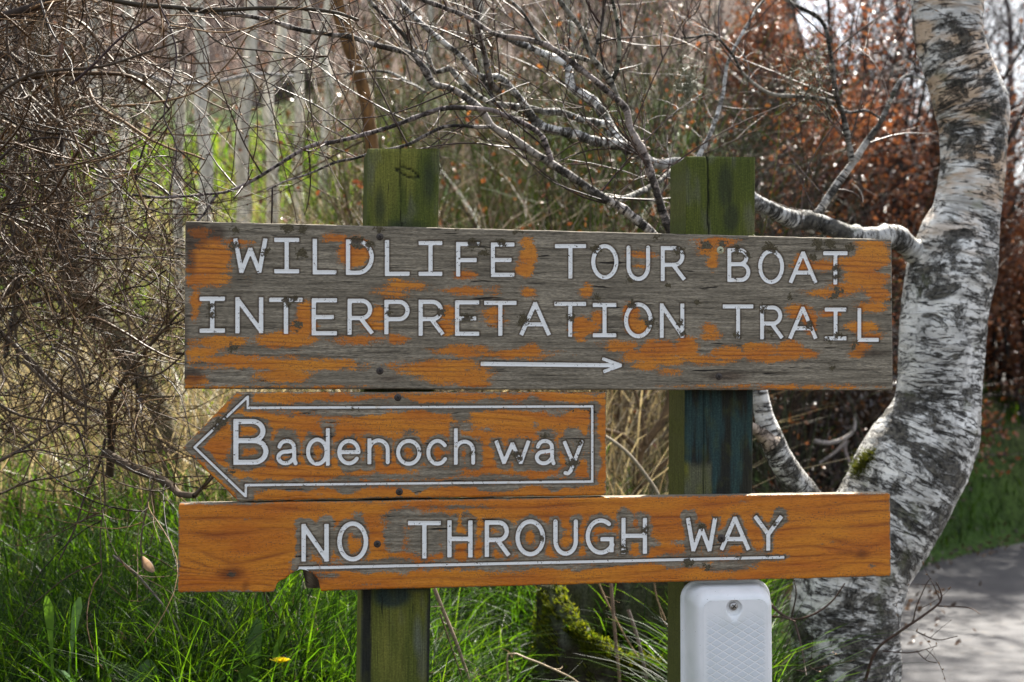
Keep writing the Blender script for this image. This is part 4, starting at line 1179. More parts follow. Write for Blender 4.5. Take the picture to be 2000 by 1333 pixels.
# ---- the tangled bushes at the left
TAN = [(.15, .08, .034), (.09, .052, .025), (.24, .145, .07), (.045, .028, .017), (.13, .078, .04)]
def tangle(name, label, cat, seed, n, xr, yr, Dr, xpow, lens, stems, stemcol, leafn, r0=.0013, curl=.10, droop=.0):
    g = rng_(seed)
    root_xy = on_ground(np.array([xr[0] + 120.]), np.array([(Dr[0] + Dr[1]) / 2]))[0]
    root = empty(name, root_xy, label, cat)
    lines = []
    for i, (pts, w0, w1, D0, D1) in enumerate(stems):
        b = Bag()
        P, R = hand(b, pts, w0, w1, D0, D1, stemcol[i % len(stemcol)], 9, .02)
        lines.append((P, R))
        b.build('stem', M['bark'] if w0 > 12 else M['twig'], root)
    px = xr[0] + (xr[1] - xr[0]) * g.random(n) ** xpow
    py = yr[0] + (yr[1] - yr[0]) * g.random(n)
    P0 = W(px, py, g.uniform(*Dr, n))
    d = g.normal(0, 1, (n, 3)) * np.array([1, .6, .9]); d[:, 0] += .25
    V = vines(g, P0, d, g.uniform(*lens, n), 16, curl, droop)
    R = r0 * np.exp(g.normal(-.05, .5, (n, 1))).clip(.45, 3.2) * np.linspace(1.1, .55, 16)[None]
    tb = Bag()
    tubes(tb, V, R, pick(g, n, TAN, .25), 4)
    if lines:
        V3, R3 = twigs_from(g, lines, 22, .15, .55, .0016, k=12, curl=.14)
        tubes(tb, V3, R3, pick(g, len(V3), TAN, .2), 4)
        V = np.concatenate([V[:, :12], V3]); R = np.concatenate([R[:, :12], R3])
    s = g.integers(0, len(V), int(len(V) * .8))
    V2, R2 = twigs_from(g, [(V[i], R[i]) for i in s], 5, .05, .22, .0008, k=7, curl=.2)
    tubes(tb, V2, R2, pick(g, len(V2), TAN, .25), 3)
    buds(tb, g, V2, R2, .5, (.10, .065, .035), .003)
    tag(tb.build('twigs', M['twig'], root), kind='stuff')
    if leafn:
        for k in range(leafn):
            i = g.integers(0, len(V)); p = V[i, 6]
            lb = Bag()
            L = g.uniform(.025, .05); t = np.linspace(0, 1, 7); ax = np.array([g.normal(0, .5), g.normal(0, .4), -1]); ax /= np.linalg.norm(ax)
            bend = np.array([g.normal(), g.normal(), 0]) * .3
            C = p + ax * (t * L)[:, None] + bend * (t * t * L)[:, None]
            wd = np.sin(t * 3.0 + .1) * L * .16
            sd_ = np.cross(ax, g.normal(0, 1, 3)); sd_ /= np.linalg.norm(sd_); nn = np.cross(ax, sd_)
            rows = [C + sd_ * wd[:, None] * q + nn * wd[:, None] * .7 * q * q for q in (-1, -.5, 0, .5, 1)]
            Vv = np.stack(rows, 1).reshape(-1, 3)
            a = np.arange(6)[:, None] * 5 + np.arange(4)[None]
            lb.add(Vv, np.stack([a, a + 1, a + 6, a + 5], -1).reshape(-1, 4), np.tile((.035, .022, .018), (len(Vv), 1)))
            lb.build('dead_leaf', M['deadleaf'], root)
    return root
tangle('tangled_vine', 'dense leafless brown tangle of vines filling the upper left corner', 'vine', 41, 1150, (-140, 300), (-90, 520), (3.1, 4.6), 1.7, (.12, .5),
       [([(-20, 38), (40, 22), (90, 4), (130, -20)], 18, 15, 3.3, 3.3), ([(195, -5), (260, 8), (330, 14), (420, 20), (520, 16), (600, 18), (660, 26), (700, 40)], 11, 6, 3.2, 3.1), ([(-20, 195), (50, 150), (110, 138), (200, 130), (280, 105), (360, 78)], 8, 4, 3.1, 3.0),
        ([(140, 165), (190, 120), (235, 75), (300, 32)], 6, 4, 3.05, 3.0), ([(20, 160), (70, 200), (120, 245), (170, 300), (240, 380)], 10, 5, 3.4, 3.2), ([(-10, 320), (40, 280), (120, 270), (190, 300), (230, 350)], 6, 3, 3.2, 3.2),
        ([(360, 16), (400, 60), (440, 90), (520, 100), (590, 110), (640, 130)], 4, 2.5, 3.1, 3.1), ([(620, 20), (650, 60), (640, 110), (610, 135), (560, 140)], 3.5, 2, 3.0, 3.0), ([(300, -10), (330, 50), (345, 110), (330, 180), (320, 230), (345, 290), (330, 380)], 4, 2.5, 3.0, 3.0),
        ([(40, 430), (38, 500), (28, 560), (30, 640), (36, 720)], 9, 6, 3.6, 3.6), ([(75, -10), (100, 60), (138, 120), (140, 140)], 5, 3, 3.1, 3.0)],
       [(.05, .036, .028), (.045, .035, .022), (.075, .055, .038), (.055, .035, .036), (.09, .065, .04)], 12)
tangle('old_vine', 'thick old brown vine stems massed at the far left of the tangle', 'vine', 43, 520, (-160, 150), (-90, 640), (3.3, 4.6), 1.3, (.2, .6),
       [([(-30, 100), (40, 120), (90, 180), (120, 260), (110, 340)], 14, 9, 3.6, 3.5), ([(-30, 420), (50, 400), (110, 430), (180, 420)], 9, 5, 3.5, 3.4), ([(60, -60), (30, 80), (50, 220), (20, 360), (40, 520), (10, 700)], 12, 10, 3.9, 3.9)],
       [(.05, .036, .026), (.06, .042, .03)], 8, .002)
tangle('leafless_bush', 'leafless brown bush with sunlit twiggy branches left of the arrow board', 'bush', 42, 800, (-60, 350), (430, 890), (3.2, 4.4), .9, (.1, .36),
       [([(214, 930), (217, 860), (214, 800), (226, 765), (280, 690), (350, 612)], 17, 5, 3.5, 3.3), ([(-10, 640), (60, 705), (120, 768), (170, 795), (215, 812)], 11, 7, 3.5, 3.5), ([(45, 705), (110, 768), (150, 812), (170, 850)], 7, 4, 3.4, 3.4),
        ([(-10, 785), (40, 812), (120, 826), (170, 832)], 7, 3, 3.3, 3.3), ([(-10, 905), (60, 868), (125, 828)], 8, 4, 3.2, 3.3), ([(205, 885), (260, 915), (310, 935), (336, 950), (350, 965), (380, 968)], 18, 12, 3.4, 3.2), ([(380, 968), (400, 948), (418, 930)], 9, 6, 3.2, 3.2),
        ([(100, 680), (140, 700), (165, 760), (168, 830)], 6, 5, 3.3, 3.3), ([(225, 770), (250, 720), (255, 660), (245, 600), (240, 540)], 7, 3, 3.4, 3.4), ([(250, 728), (300, 735), (350, 700), (385, 650)], 5, 3, 3.3, 3.2),
        ([(200, 900), (205, 980), (196, 1040), (200, 1140)], 4, 2, 3.3, 3.3), ([(300, 940), (285, 1000), (275, 1060), (280, 1120)], 5, 2.5, 3.2, 3.2), ([(0, 965), (60, 940), (130, 928), (195, 890)], 5, 3, 3.2, 3.4), ([(150, 1022), (185, 1008), (202, 1008)], 3, 3, 3.25, 3.25)],
       [(.07, .048, .028), (.085, .06, .04), (.11, .08, .052)], 4, .0012)
b = Bag()
oldt = empty('ivy_clad_tree', on_ground(np.array([255.]), np.array([4.9]))[0], 'old leaning olive brown trunk seen through the tangle at the left edge', 'tree')
hand(b, [(60, -60), (78, 80), (85, 180), (92, 300), (108, 400), (128, 490), (160, 575), (212, 640), (262, 720), (310, 800), (330, 900), (330, 1010)], 44, 40, 4.7, 5.0, (.10, .085, .045), 18, .03)
b.build('trunk', M['bark'], oldt)
V, R = twigs_from(g, [smooth_line(W(np.array([60., 92, 160, 262]), np.array([0., 300, 575, 720]), np.full(4, 4.8)), np.full(4, .02), .03)], 14, .3, .9, .0028, k=12, curl=.12)
b = Bag(); tubes(b, V, R, pick(g, len(V), TAN), 4); tag(b.build('twigs', M['twig'], oldt), kind='stuff')

# unseen leaf crown added above the frame to shade the bank
g = rng_(77)
n = 9000
cc = np.array([(-1.9, 2.9, 3.6), (-1.1, 3.3, 3.9), (-1.6, 3.6, 4.4), (-2.5, 3.2, 4.2), (-.7, 2.7, 3.45), (-2.2, 2.3, 3.3)])
ci = g.integers(0, len(cc), n)
p = cc[ci] + g.normal(0, .30, (n, 3)) * np.array([1.1, 1.0, .7])
p = p[(fbm3(p * 2.2, 3) > .46) & (p[:, 2] > 2.75 + .27 * (p[:, 1] - 2.72))]
b = Bag(); leaves(b, g, p, g.uniform(.04, .08, len(p)), pick(g, len(p), [(.03, .06, .015), (.045, .08, .02), (.02, .04, .012)], .2), .8)
b.build('shade_ivy', M['leaf'], oldt)  # crown leaves out of view, added for their shade
trk = [smooth_line(np.array([W(np.array([60.]), np.array([-60.]), np.array([4.7]))[0], c * .5 + np.array([-.75, .96, 1.6]), c]), np.array([.035, .025, .012]), .05) for c in cc]  # added limbs that carry the unseen crown
for P, R in trk:
    b = Bag(); tubes(b, P[None], R[None], np.array([(.10, .085, .045)]), 8); b.build('branch', M['bark'], oldt)

# the brown sapling leaning in at the top
b = Bag(); sp = empty('leaning_sapling', on_ground(np.array([735.]), np.array([5.0]))[0], 'brown smooth stemmed sapling leaning above the left post', 'sapling')
P, R = hand(b, [(640, -120), (655, -10), (672, 60), (695, 130), (712, 185), (721, 240), (728, 310), (735, 480), (742, 700), (742, 900)], 27, 24, 4.9, 5.0, (.17, .085, .028), 12, .03)
b.build('stem', M['bark'], sp)
b = Bag(); V, R2 = twigs_from(g, [(P, R)], 7, .2, .8, .003, k=10, curl=.08, up=.6); tubes(b, V, R2, pick(g, len(V), [(.10, .06, .03)]), 4)
V2, R2 = twigs_from(g, [(V[i], R2[i]) for i in range(len(V))], 6, .1, .3, .0015, k=7); tubes(b, V2, R2, pick(g, len(V2), [(.10, .06, .04)]), 3)
tag(b.build('twigs', M['twig'], sp), kind='stuff')

cc = np.array([(-.50, 2.25, 3.15), (-.15, 2.5, 3.25), (.15, 2.2, 3.15), (-.3, 2.9, 3.7), (-.75, 2.0, 3.05)])  # unseen leafy crown added above the frame to shade the grass
Pt = P[0]
for c in cc:
    Pl, Rl = smooth_line(np.array([Pt, Pt * .4 + c * .6 + np.array([0, 0, .15]), c]), np.array([.016, .011, .005]), .05)
    b = Bag(); tubes(b, Pl[None], Rl[None], np.array([(.12, .065, .028)]), 7); b.build('branch', M['bark'], sp)
g = rng_(78); n = 3000
p = cc[g.integers(0, len(cc), n)] + g.normal(0, .24, (n, 3)) * np.array([1.1, 1, .7])
p = p[(fbm3(p * 2.6, 3) > .46) & (p[:, 2] > 1.40 + .272 * (p[:, 1] + 2.78))]
b = Bag(); leaves(b, g, p, g.uniform(.035, .07, len(p)), pick(g, len(p), [(.05, .10, .02), (.07, .13, .03)], .2), .7); b.build('foliage', M['leaf'], sp)  # crown leaves put in for dappled shade below

# ---- pale saplings on the slope
SAP = [(348, 352, 22, 8.2, 'pale slender sapling standing left of the twin pale stems above the top board'), (392, 404, 30, 8.0, 'pale slightly leaning sapling above the left end of the top board'), (484, 466, 30, 8.4, 'thickest pale sapling, behind the W of the top board'),
       (540, 522, 25, 8.6, 'pale sapling behind the long dark branch above the WILDLIFE lettering'), (588, 580, 20, 9.2, 'thin pale sapling midway between the left post and the thickest pale sapling'), (640, 628, 20, 10.0, 'faint distant pale sapling just left of the brown leaning sapling'),
       (240, 232, 22, 8.8, 'pale sapling half hidden by the right side of the vine tangle'), (185, 178, 26, 7.8, 'pale sapling showing through the middle of the vine tangle'), (128, 122, 24, 8.6, 'pale sapling almost hidden in the left of the vine tangle'), (20, 34, 20, 9.0, 'pale sapling at the far left edge behind the tangle'),
       (936, 940, 16, 12, 'grey thin sapling in the brush behind the crossing birch branches'), (1100, 1122, 16, 13, 'grey thin sapling far behind the fork of the bright birch branches'), (838, 834, 14, 12.5, 'grey thin sapling far behind the right edge of the left post')]
for i, (xt, xb, w, D, lab) in enumerate(SAP):
    g = rng_(200 + i)
    bs = on_ground(np.array([float(xb)]), np.array([D]))[0]
    r = empty('pale_sapling', bs, lab, 'sapling', 'pale saplings on the slope')
    tp = W(np.array([xt * 1.0 + (xt - xb) * .5]), np.array([-250.]), np.array([D]))[0]
    n = 9; t = np.linspace(0, 1, n)[:, None]
    P = bs * (1 - t) + tp * t + g.normal(0, .02, (n, 3)) * np.sin(t * 3.14); P[0, 2] -= .1
    P2, R2 = smooth_line(P, (w / 2 * D / F) * np.linspace(1.05, .7, n), .06)
    b = Bag(); tubes(b, P2[None], R2[None], np.array([(.58, .54, .46)]) * g.uniform(.85, 1.1), 10); b.build('trunk', M['bark'], r)
    b = Bag(); V, R3 = twigs_from(g, [(P2, R2)], 3, .2, .8, .004, k=8, curl=.08, up=.9); tubes(b, V, R3, pick(g, len(V), [(.16, .13, .10), (.10, .08, .065)]), 4)
    V2, R4 = twigs_from(g, [(V[i_], R3[i_]) for i_ in range(len(V))], 4, .1, .4, .002, k=6); tubes(b, V2, R4, pick(g, len(V2), [(.14, .10, .08)]), 3)
    tag(b.build('twigs', M['twig'], r), kind='stuff')

# ---- brush on the slope behind
def brush(name, label, seed, n, xr, Dr, hr, cols, r0, kidm, kidl, lean=.25, curl=.05, k=9, flecks=None, mat='twig'):
    g = rng_(seed)
    px = g.uniform(*xr, n); D = g.uniform(*Dr, n)
    P0 = on_ground(px, D)
    ok = road_d(P0[:, 0], P0[:, 1]) > .3
    P0 = P0[ok]; n = len(P0); D = D[ok]
    d = g.normal(0, lean, (n, 3)); d[:, 2] = 1
    V = vines(g, P0, d, g.uniform(*hr, n), k, curl)
    R = r0 * g.uniform(.6, 1.5, (n, 1)) * np.linspace(1.1, .35, k)[None]
    b = Bag(); tubes(b, V, R, pick(g, n, cols, .25), 3)
    ends = [V.reshape(-1, 3)]
    if kidm:
        V2, R2 = twigs_from(g, [(V[i], R[i]) for i in range(n)], kidm, *kidl, r0 * .55, k=6, curl=.1, up=.3)
        tubes(b, V2, R2, pick(g, len(V2), cols, .25), 3); ends.append(V2[:, 2:].reshape(-1, 3))
    o = b.build(name, M[mat]); tag(o, label, 'brush', kind='stuff')
    if flecks:
        nm, lab, m, fc, fs = flecks
        E = np.concatenate(ends); p = E[g.integers(0, len(E), m)] + g.normal(0, .04, (m, 3))
        fb = Bag(); leaves(fb, g, p, g.uniform(*fs, m), pick(g, m, fc, .25))
        tag(fb.build(nm, M['deadleaf']), lab, 'leaves', kind='stuff')
brush('hillside_brush', 'grey and purple brown leafless brush covering the slope behind the sign', 51, 560, (-150, 1500), (11, 24), (.8, 2.6), [(.13, .098, .088), (.07, .052, .048), (.24, .19, .165), (.10, .072, .075)], .006, 3.0, (.25, .9))
brush('dry_brush', 'tan dead stems and twigs in the middle distance between the posts', 52, 600, (640, 1340), (5.6, 11), (.6, 1.9), [(.42, .31, .2), (.26, .18, .11), (.55, .44, .3), (.14, .09, .055)], .0038, 3.6, (.12, .5), .3, .08,
      flecks=('withered_leaves', 'scattered orange brown leaves still hanging on the brush', 1500, [(.28, .10, .03), (.20, .07, .03), (.30, .15, .06)], (.02, .045)))
brush('broom_stems', 'thin green broom shoots behind the birch branches', 53, 520, (690, 1420), (6, 10), (.9, 2.2), [(.07, .12, .025), (.10, .15, .04), (.13, .15, .07)], .003, 6, (.15, .5), .25, .06, mat='grass')
brush('russet_brush', 'twiggy brush with russet leaves right of the right post', 54, 560, (1120, 1600), (6.5, 11), (.8, 2.6), [(.10, .07, .05), (.075, .05, .045), (.07, .085, .035)], .0038, 5, (.15, .6), .3, .07,
      flecks=('russet_leaves', 'russet and orange leaves hanging on the brush beside the birch', 4600, [(.40, .155, .055), (.27, .10, .045), (.46, .22, .07), (.15, .065, .035)], (.018, .042)))
CLEAR = [(1190, 190, 4.25, .996), (1000, 90, 3.9, .8), (548, 30, 3.3, .9), (655, 45, 3.35, .95), (270, 50, 3.2, .95), (117, 30, 3.2, .95), (925, 35, 3.95, .9), (480, 30, 3.4, .9), (290, 25, 3.25, .9)]
# pale dry grass: long bending stalks
g = rng_(61)
def stalks(name, label, n, xr, Dr, Lr, cols, wd, mat, seed, bend=1.0, kind='stuff'):
    g = rng_(seed)
    px = g.uniform(*xr, n); D = Dr[0] + (Dr[1] - Dr[0]) * g.random(n) ** 1.2
    P0 = on_ground(px, D); ok = road_d(P0[:, 0], P0[:, 1]) > .12
    for cx, hw_, Dc, pr in CLEAR:
        ok &= ~((np.abs(px - cx) < hw_) & (D < Dc) & (g.random(n) < pr))
    P0 = P0[ok]; n = len(P0)
    cl = fbm2(P0[:, 0] * 3.2 + seed, P0[:, 1] * 3.2, 3)
    az = g.uniform(0, 6.283, n); L = (Lr[0] + (Lr[1] - Lr[0]) * g.random(n) ** 1.4) * (.45 + 1.1 * cl); bd = g.uniform(.15, 1.1, n) * bend
    t = np.linspace(0, 1, 7)
    hor = np.sin(bd[:, None] * t * 1.2) * t; ver = t * (1 - .35 * bd[:, None] * t ** 2)
    dirs = np.stack([np.cos(az), np.sin(az), 0 * az], -1)
    P = P0[:, None] + dirs[:, None] * (hor * L[:, None])[..., None] + np.array([0, 0, 1.]) * (ver * L[:, None])[..., None]
    w = wd * g.uniform(.6, 1.4, (n, 1)) * np.array([.8, 1, 1, .9, .7, .45, .05])[None]
    sd_ = np.stack([-np.sin(az), np.cos(az), g.normal(0, .35, n)], -1); tw = g.uniform(-1, 1, (n, 1)); sd_ = sd_ + dirs * tw * .8
    sd_ /= np.linalg.norm(sd_, axis=1, keepdims=True)
    b = Bag(); ribbons(b, P, w, sd_, pick(g, n, cols, .2))
    return tag(b.build(name, M[mat]), label, 'grass', kind=kind)
STR = [(.48, .40, .23), (.36, .29, .16), (.56, .48, .30), (.26, .2, .12)]
stalks('dry_grass', 'pale dry grass bent over on the slope behind the sign', 9000, (-100, 1310), (4.9, 9.5), (.35, .95), STR, .0026, 'straw', 62)
GR = [(.012, .036, .010), (.018, .048, .014), (.038, .095, .010), (.026, .068, .009), (.06, .125, .014), (.05, .11, .014), (.038, .095, .010), (.026, .068, .009), (.06, .125, .014), (.02, .05, .014), (.085, .15, .022)]
stalks('meadow_grass', 'bright green grass on the slope between the pale saplings', 20000, (-100, 800), (5.2, 11.3), (.10, .32), [(.10, .21, .02), (.07, .16, .018), (.16, .26, .04), (.20, .24, .06)], .0036, 'grass', 63)  # brighter greens of its own put a sunlit look into the colour
stalks('grass', 'lush green grass on the bank below and left of the sign', 46000, (-80, 1500), (3.05, 5.6), (.10, .46), GR, .0023, 'grass', 64)
stalks('withered_grass', 'withered straw coloured grass blades mixed into the green bank', 2600, (-80, 1500), (3.3, 5.8), (.10, .32), STR, .0018, 'straw', 68)
stalks('verge_grass', 'dark green grass on the verge across the road', 9000, (1450, 2100), (8.5, 15), (.08, .28), GR, .004, 'grass', 65)
# leaf litter
g = rng_(66)
n = 9000; px = g.uniform(-150, 1600, n); D = 6 + 15 * g.random(n) ** 1.3
P = on_ground(px, D); P = P[road_d(P[:, 0], P[:, 1]) > -.1]; P[:, 2] += .02
b = Bag(); leaves(b, g, P, g.uniform(.04, .09, len(P)), pick(g, len(P), [(.22, .13, .085), (.14, .08, .055), (.32, .22, .16), (.26, .13, .07)], .25))
tag(b.build('leaf_litter', M['deadleaf']), 'brown fallen leaves lying over the woodland slope', 'leaves', kind='stuff')

# ---- low broad leaved weeds in the grass near the posts
def weeds(name, label, n, xr, Dr, seed, cols, sz):
    g = rng_(seed)
    px = g.uniform(*xr, n); P = on_ground(px, g.uniform(*Dr, n)); P = P[(road_d(P[:, 0], P[:, 1]) > .15) & ~((np.abs(px - 1200) < 170) & (P[:, 1] < 1.5))]
    m = 9
    c = np.repeat(P, m, 0) + g.normal(0, .03, (len(P) * m, 3)) * np.array([1, 1, .6]); c[:, 2] += g.uniform(.02, .16, len(c))
    b = Bag(); leaves(b, g, c, g.uniform(*sz, len(c)), pick(g, len(c), cols, .2), .55)
    tag(b.build(name, M['leaf']), label, 'weeds', kind='stuff')
weeds('low_weeds', 'small leaved green weeds lit by the sun around the foot of the posts', 3600, (420, 1500), (3.2, 5.4), 71, [(.13, .26, .05), (.2, .32, .10), (.09, .19, .04)], (.012, .028))

# broad leaves: docks and dandelions, one plant each
def rosette(name, label, cat, px, py, D, n, L, wd, cols, seed, flower=False, group=None, up=.7):
    g = rng_(seed)
    c = W(np.array([px + 0.]), np.array([py + 0.]), np.array([D]))[0]
    r = empty(name, c, label, cat, group)
    gz = float(ground(c[0], c[1])); ct = c.copy(); c[2] = gz; r.location = tuple(c); L = max(L, (ct[2] - gz) * (1.02 if n == 2 else 1.45))
    for k in range(n):
        az = g.uniform(0, 6.283); e = g.uniform(.85, 1.25) * up; Lk = L * g.uniform(.7, 1.2)
        t = np.linspace(0, 1, 10); h = np.array([math.cos(az), math.sin(az), 0])
        C = c + h * (t * Lk * math.cos(e))[:, None] + np.array([0, 0, 1.]) * (t * Lk * math.sin(e) - .22 * Lk * t ** 3)[:, None]
        s = np.array([-h[1], h[0], 0]); w = wd * np.sin(np.clip(t, 0, 1) ** (5.5 if n == 2 else 2.0) * 3.05) * (1 + .10 * np.sin(t * 26 + k)) + .0022
        nn = np.array([0, 0, 1.])
        V = np.stack([C - s * w[:, None] + nn * (.25 * w)[:, None], C, C + s * w[:, None] + nn * (.25 * w)[:, None]], 1).reshape(-1, 3)
        a = np.arange(9)[:, None] * 3 + np.arange(2)[None]
        b = Bag(); b.add(V, np.stack([a, a + 1, a + 4, a + 3], -1).reshape(-1, 4), np.tile(pick(g, 1, cols, .15), (len(V), 1)))
        b.build('leaf', M['leaf'], r)
    if flower:
        b = Bag(); fc = ct + np.array([.0, -.01, .02]); m = 60
        az = g.uniform(0, 6.283, m); rr = g.uniform(.3, 1, m)
        tip = fc + np.stack([np.cos(az) * rr, np.sin(az) * rr, .6 - .3 * rr], -1) * .026
        ribbons(b, np.stack([np.tile(fc, (m, 1)), tip], 1), np.tile([.0012, .003], (m, 1)), np.stack([-np.sin(az), np.cos(az), 0 * az], -1), np.tile((.80, .66, .02), (m, 1)))
        b.build('flower', M['leaf'], r)
        b = Bag(); hand_p = np.stack([c, c * .5 + fc * .5 + .004, fc]); tubes(b, hand_p[None], np.full((1, 3), .002), np.array([(.09, .12, .04)]), 5); b.build('stalk', M['leaf'], r)
LG = [(.12, .26, .04), (.15, .30, .06), (.09, .2, .06)]
rosette('dandelion', 'dandelion with a yellow flower in the grass left of the left post', 'flower', 548, 1312, 3.2, 7, .10, .014, LG, 81, True)
rosette('dock_plant', 'broad leaved dock plant against the left side of the left post', 'plant', 655, 1310, 3.25, 6, .16, .030, LG, 82, group='dock plants in the grass', up=1.1)
rosette('dock_plant', 'broad leaved dock plant at the bottom edge left of the dandelion', 'plant', 270, 1300, 3.1, 6, .15, .026, LG, 83, group='dock plants in the grass', up=1.1)
rosette('dock_plant', 'single round leaved plant in the shaded grass at the left', 'plant', 117, 1090, 3.15, 2, .07, .0105, [(.14, .28, .04)], 84, group='dock plants in the grass', up=1.2)
rosette('dock_plant', 'broad leaved plant behind the right edge of the left post', 'plant', 925, 1325, 4.0, 5, .13, .024, LG, 85, group='dock plants in the grass')
rosette('dock_plant', 'tall light green dock plant below the bite in the lowest board', 'plant', 480, 1265, 3.3, 5, .13, .018, LG, 86, group='dock plants in the grass', up=1.2)
# curled dead leaf on the grass
def curled(px, py, D, L, lab, seed, col):
    g = rng_(seed); c = W(np.array([px + 0.]), np.array([py + 0.]), np.array([D]))[0]
    t = np.linspace(-1, 1, 9); a = np.linspace(-1.9, 1.9, 9)
    ax = np.array([.5, .3, -.8]); ax /= np.linalg.norm(ax); s = np.cross(ax, [0, 1, 0]); s /= np.linalg.norm(s); nn = np.cross(ax, s)
    wd = L * .22 * (1 - t * t * .8)
    V = (c + ax * (t * L / 2)[:, None])[:, None] + s * (np.sin(a)[None] * wd[:, None])[..., None] + nn * ((1 - np.cos(a))[None] * wd[:, None])[..., None]
    i = np.arange(8)[:, None] * 9 + np.arange(8)[None]
    b = Bag(); b.add(V.reshape(-1, 3), np.stack([i, i + 1, i + 10, i + 9], -1).reshape(-1, 4), np.tile(col, (81, 1)))
    tag(b.build('dead_leaf', M['deadleaf']), lab, 'leaf')
curled(290, 1102, 3.25, .045, 'curled pale brown dead leaf caught in the grass left of the lowest board', 1, (.40, .33, .27))
curled(238, 1240, 3.3, .03, 'small reddish brown dead leaf low in the shaded grass', 2, (.20, .13, .10))

# ---- mossy stump between the posts
g = rng_(91)
SD = 4.25
sc = W(np.array([1208.]), np.array([1260.]), np.array([SD]))[0]
sg = float(ground(sc[0], sc[1]))
stump = empty('tree_stump', (sc[0], sc[1], sg), 'hollow rotten tree stump capped with yellow green moss between the posts', 'stump')
na = 120; th = np.arange(na) / na * 2 * np.pi
zt_ = W(np.array([1215.]), np.array([1135.]), np.array([SD]))[0][2] - sg
# rim height: low at the front right, high at the left and the back
def rim(th):
    x = np.cos(th); y = np.sin(th)
    return zt_ * (.93 + .30 * y - .24 * np.clip(x + .45, -.4, 1.2) * np.clip(.5 - y, 0, 1) - .04 * np.clip(-y, 0, 1)) + .03 * (fbm2(np.cos(th) * 3 + 9, np.sin(th) * 3, 3) - .5)
nz = 40; rows = []
rb = .16
for k in range(nz):
    t = k / (nz - 1); z = -.1 + (rim(th) + .1) * t
    rr = rb * (1 + .55 * (1 - t) ** 2.2) * (1 + .30 * (fbm2(np.cos(th) * 2 + 4, np.sin(th) * 2 + t * 1.5, 4) - .5) + .08 * (fbm2(np.cos(th) * 9, np.sin(th) * 9 + t * 9, 3) - .5))
    rows.append(np.stack([sc[0] + rr * np.cos(th) * 1.4, sc[1] + rr * np.sin(th), sg + z], -1))
for q, dz in ((.96, .012), (.86, .014), (.76, .004), (.70, -.02), (.66, -.10), (.62, -.25)):
    top = rows[nz - 1]
    rows.append(np.stack([sc[0] + (top[:, 0] - sc[0]) * q, sc[1] + (top[:, 1] - sc[1]) * q, top[:, 2] + dz + .006 * g.normal(0, 1, na)], -1))
V = np.concatenate(rows); a = np.arange(len(rows) - 1)[:, None] * na + np.arange(na)[None]; b_ = np.arange(len(rows) - 1)[:, None] * na + (np.arange(na)[None] + 1) % na
nzv = fbm3(V * 14, 4)
C = lerp((.035, .028, .02), (.10, .10, .085), sstep(.5, .7, nzv)); C = lerp(C, (.045, .06, .012), sstep(.45, .6, fbm3(V * 7 + 3, 3)) * .7)
mk('trunk', V, np.stack([a, b_, b_ + na, a + na], -1).reshape(-1, 4), M['moss'], stump, {'col': rgba(C), 'uvw': V}, True)
# moss: short tufts along the rim and down the sides
mb = Bag(); n = 26000
ai = g.integers(0, na, n); ri = np.where(g.random(n) < .62, g.integers(nz - 5, nz + 3, n), (nz - 1 - np.abs(g.normal(0, 9, n))).astype(int).clip(3, nz - 1))
keep = fbm2(np.cos(th[ai]) * 3 + ri * .12, np.sin(th[ai]) * 3, 3) + (ri > nz - 4) * .15 > .50
ai, ri = ai[keep], ri[keep]; n = len(ai)
R_ = np.stack(rows)
base = R_[ri, ai] + g.normal(0, .004, (n, 3))
out = np.stack([np.cos(th[ai]), np.sin(th[ai]), .9 + 0 * th[ai]], -1) + g.normal(0, .5, (n, 3)); out /= np.linalg.norm(out, axis=1, keepdims=True)
s = g.normal(0, 1, (n, 3)); s /= np.linalg.norm(s, axis=1, keepdims=True)
ribbons(mb, np.stack([base, base + out * g.uniform(.006, .02, (n, 1))], 1), np.tile([.003, .001], (n, 1)), s, pick(g, n, [(.20, .25, .02), (.30, .31, .025), (.13, .17, .02)], .2))
tag(mb.build('moss', M['leaf'], stump), kind='stuff')

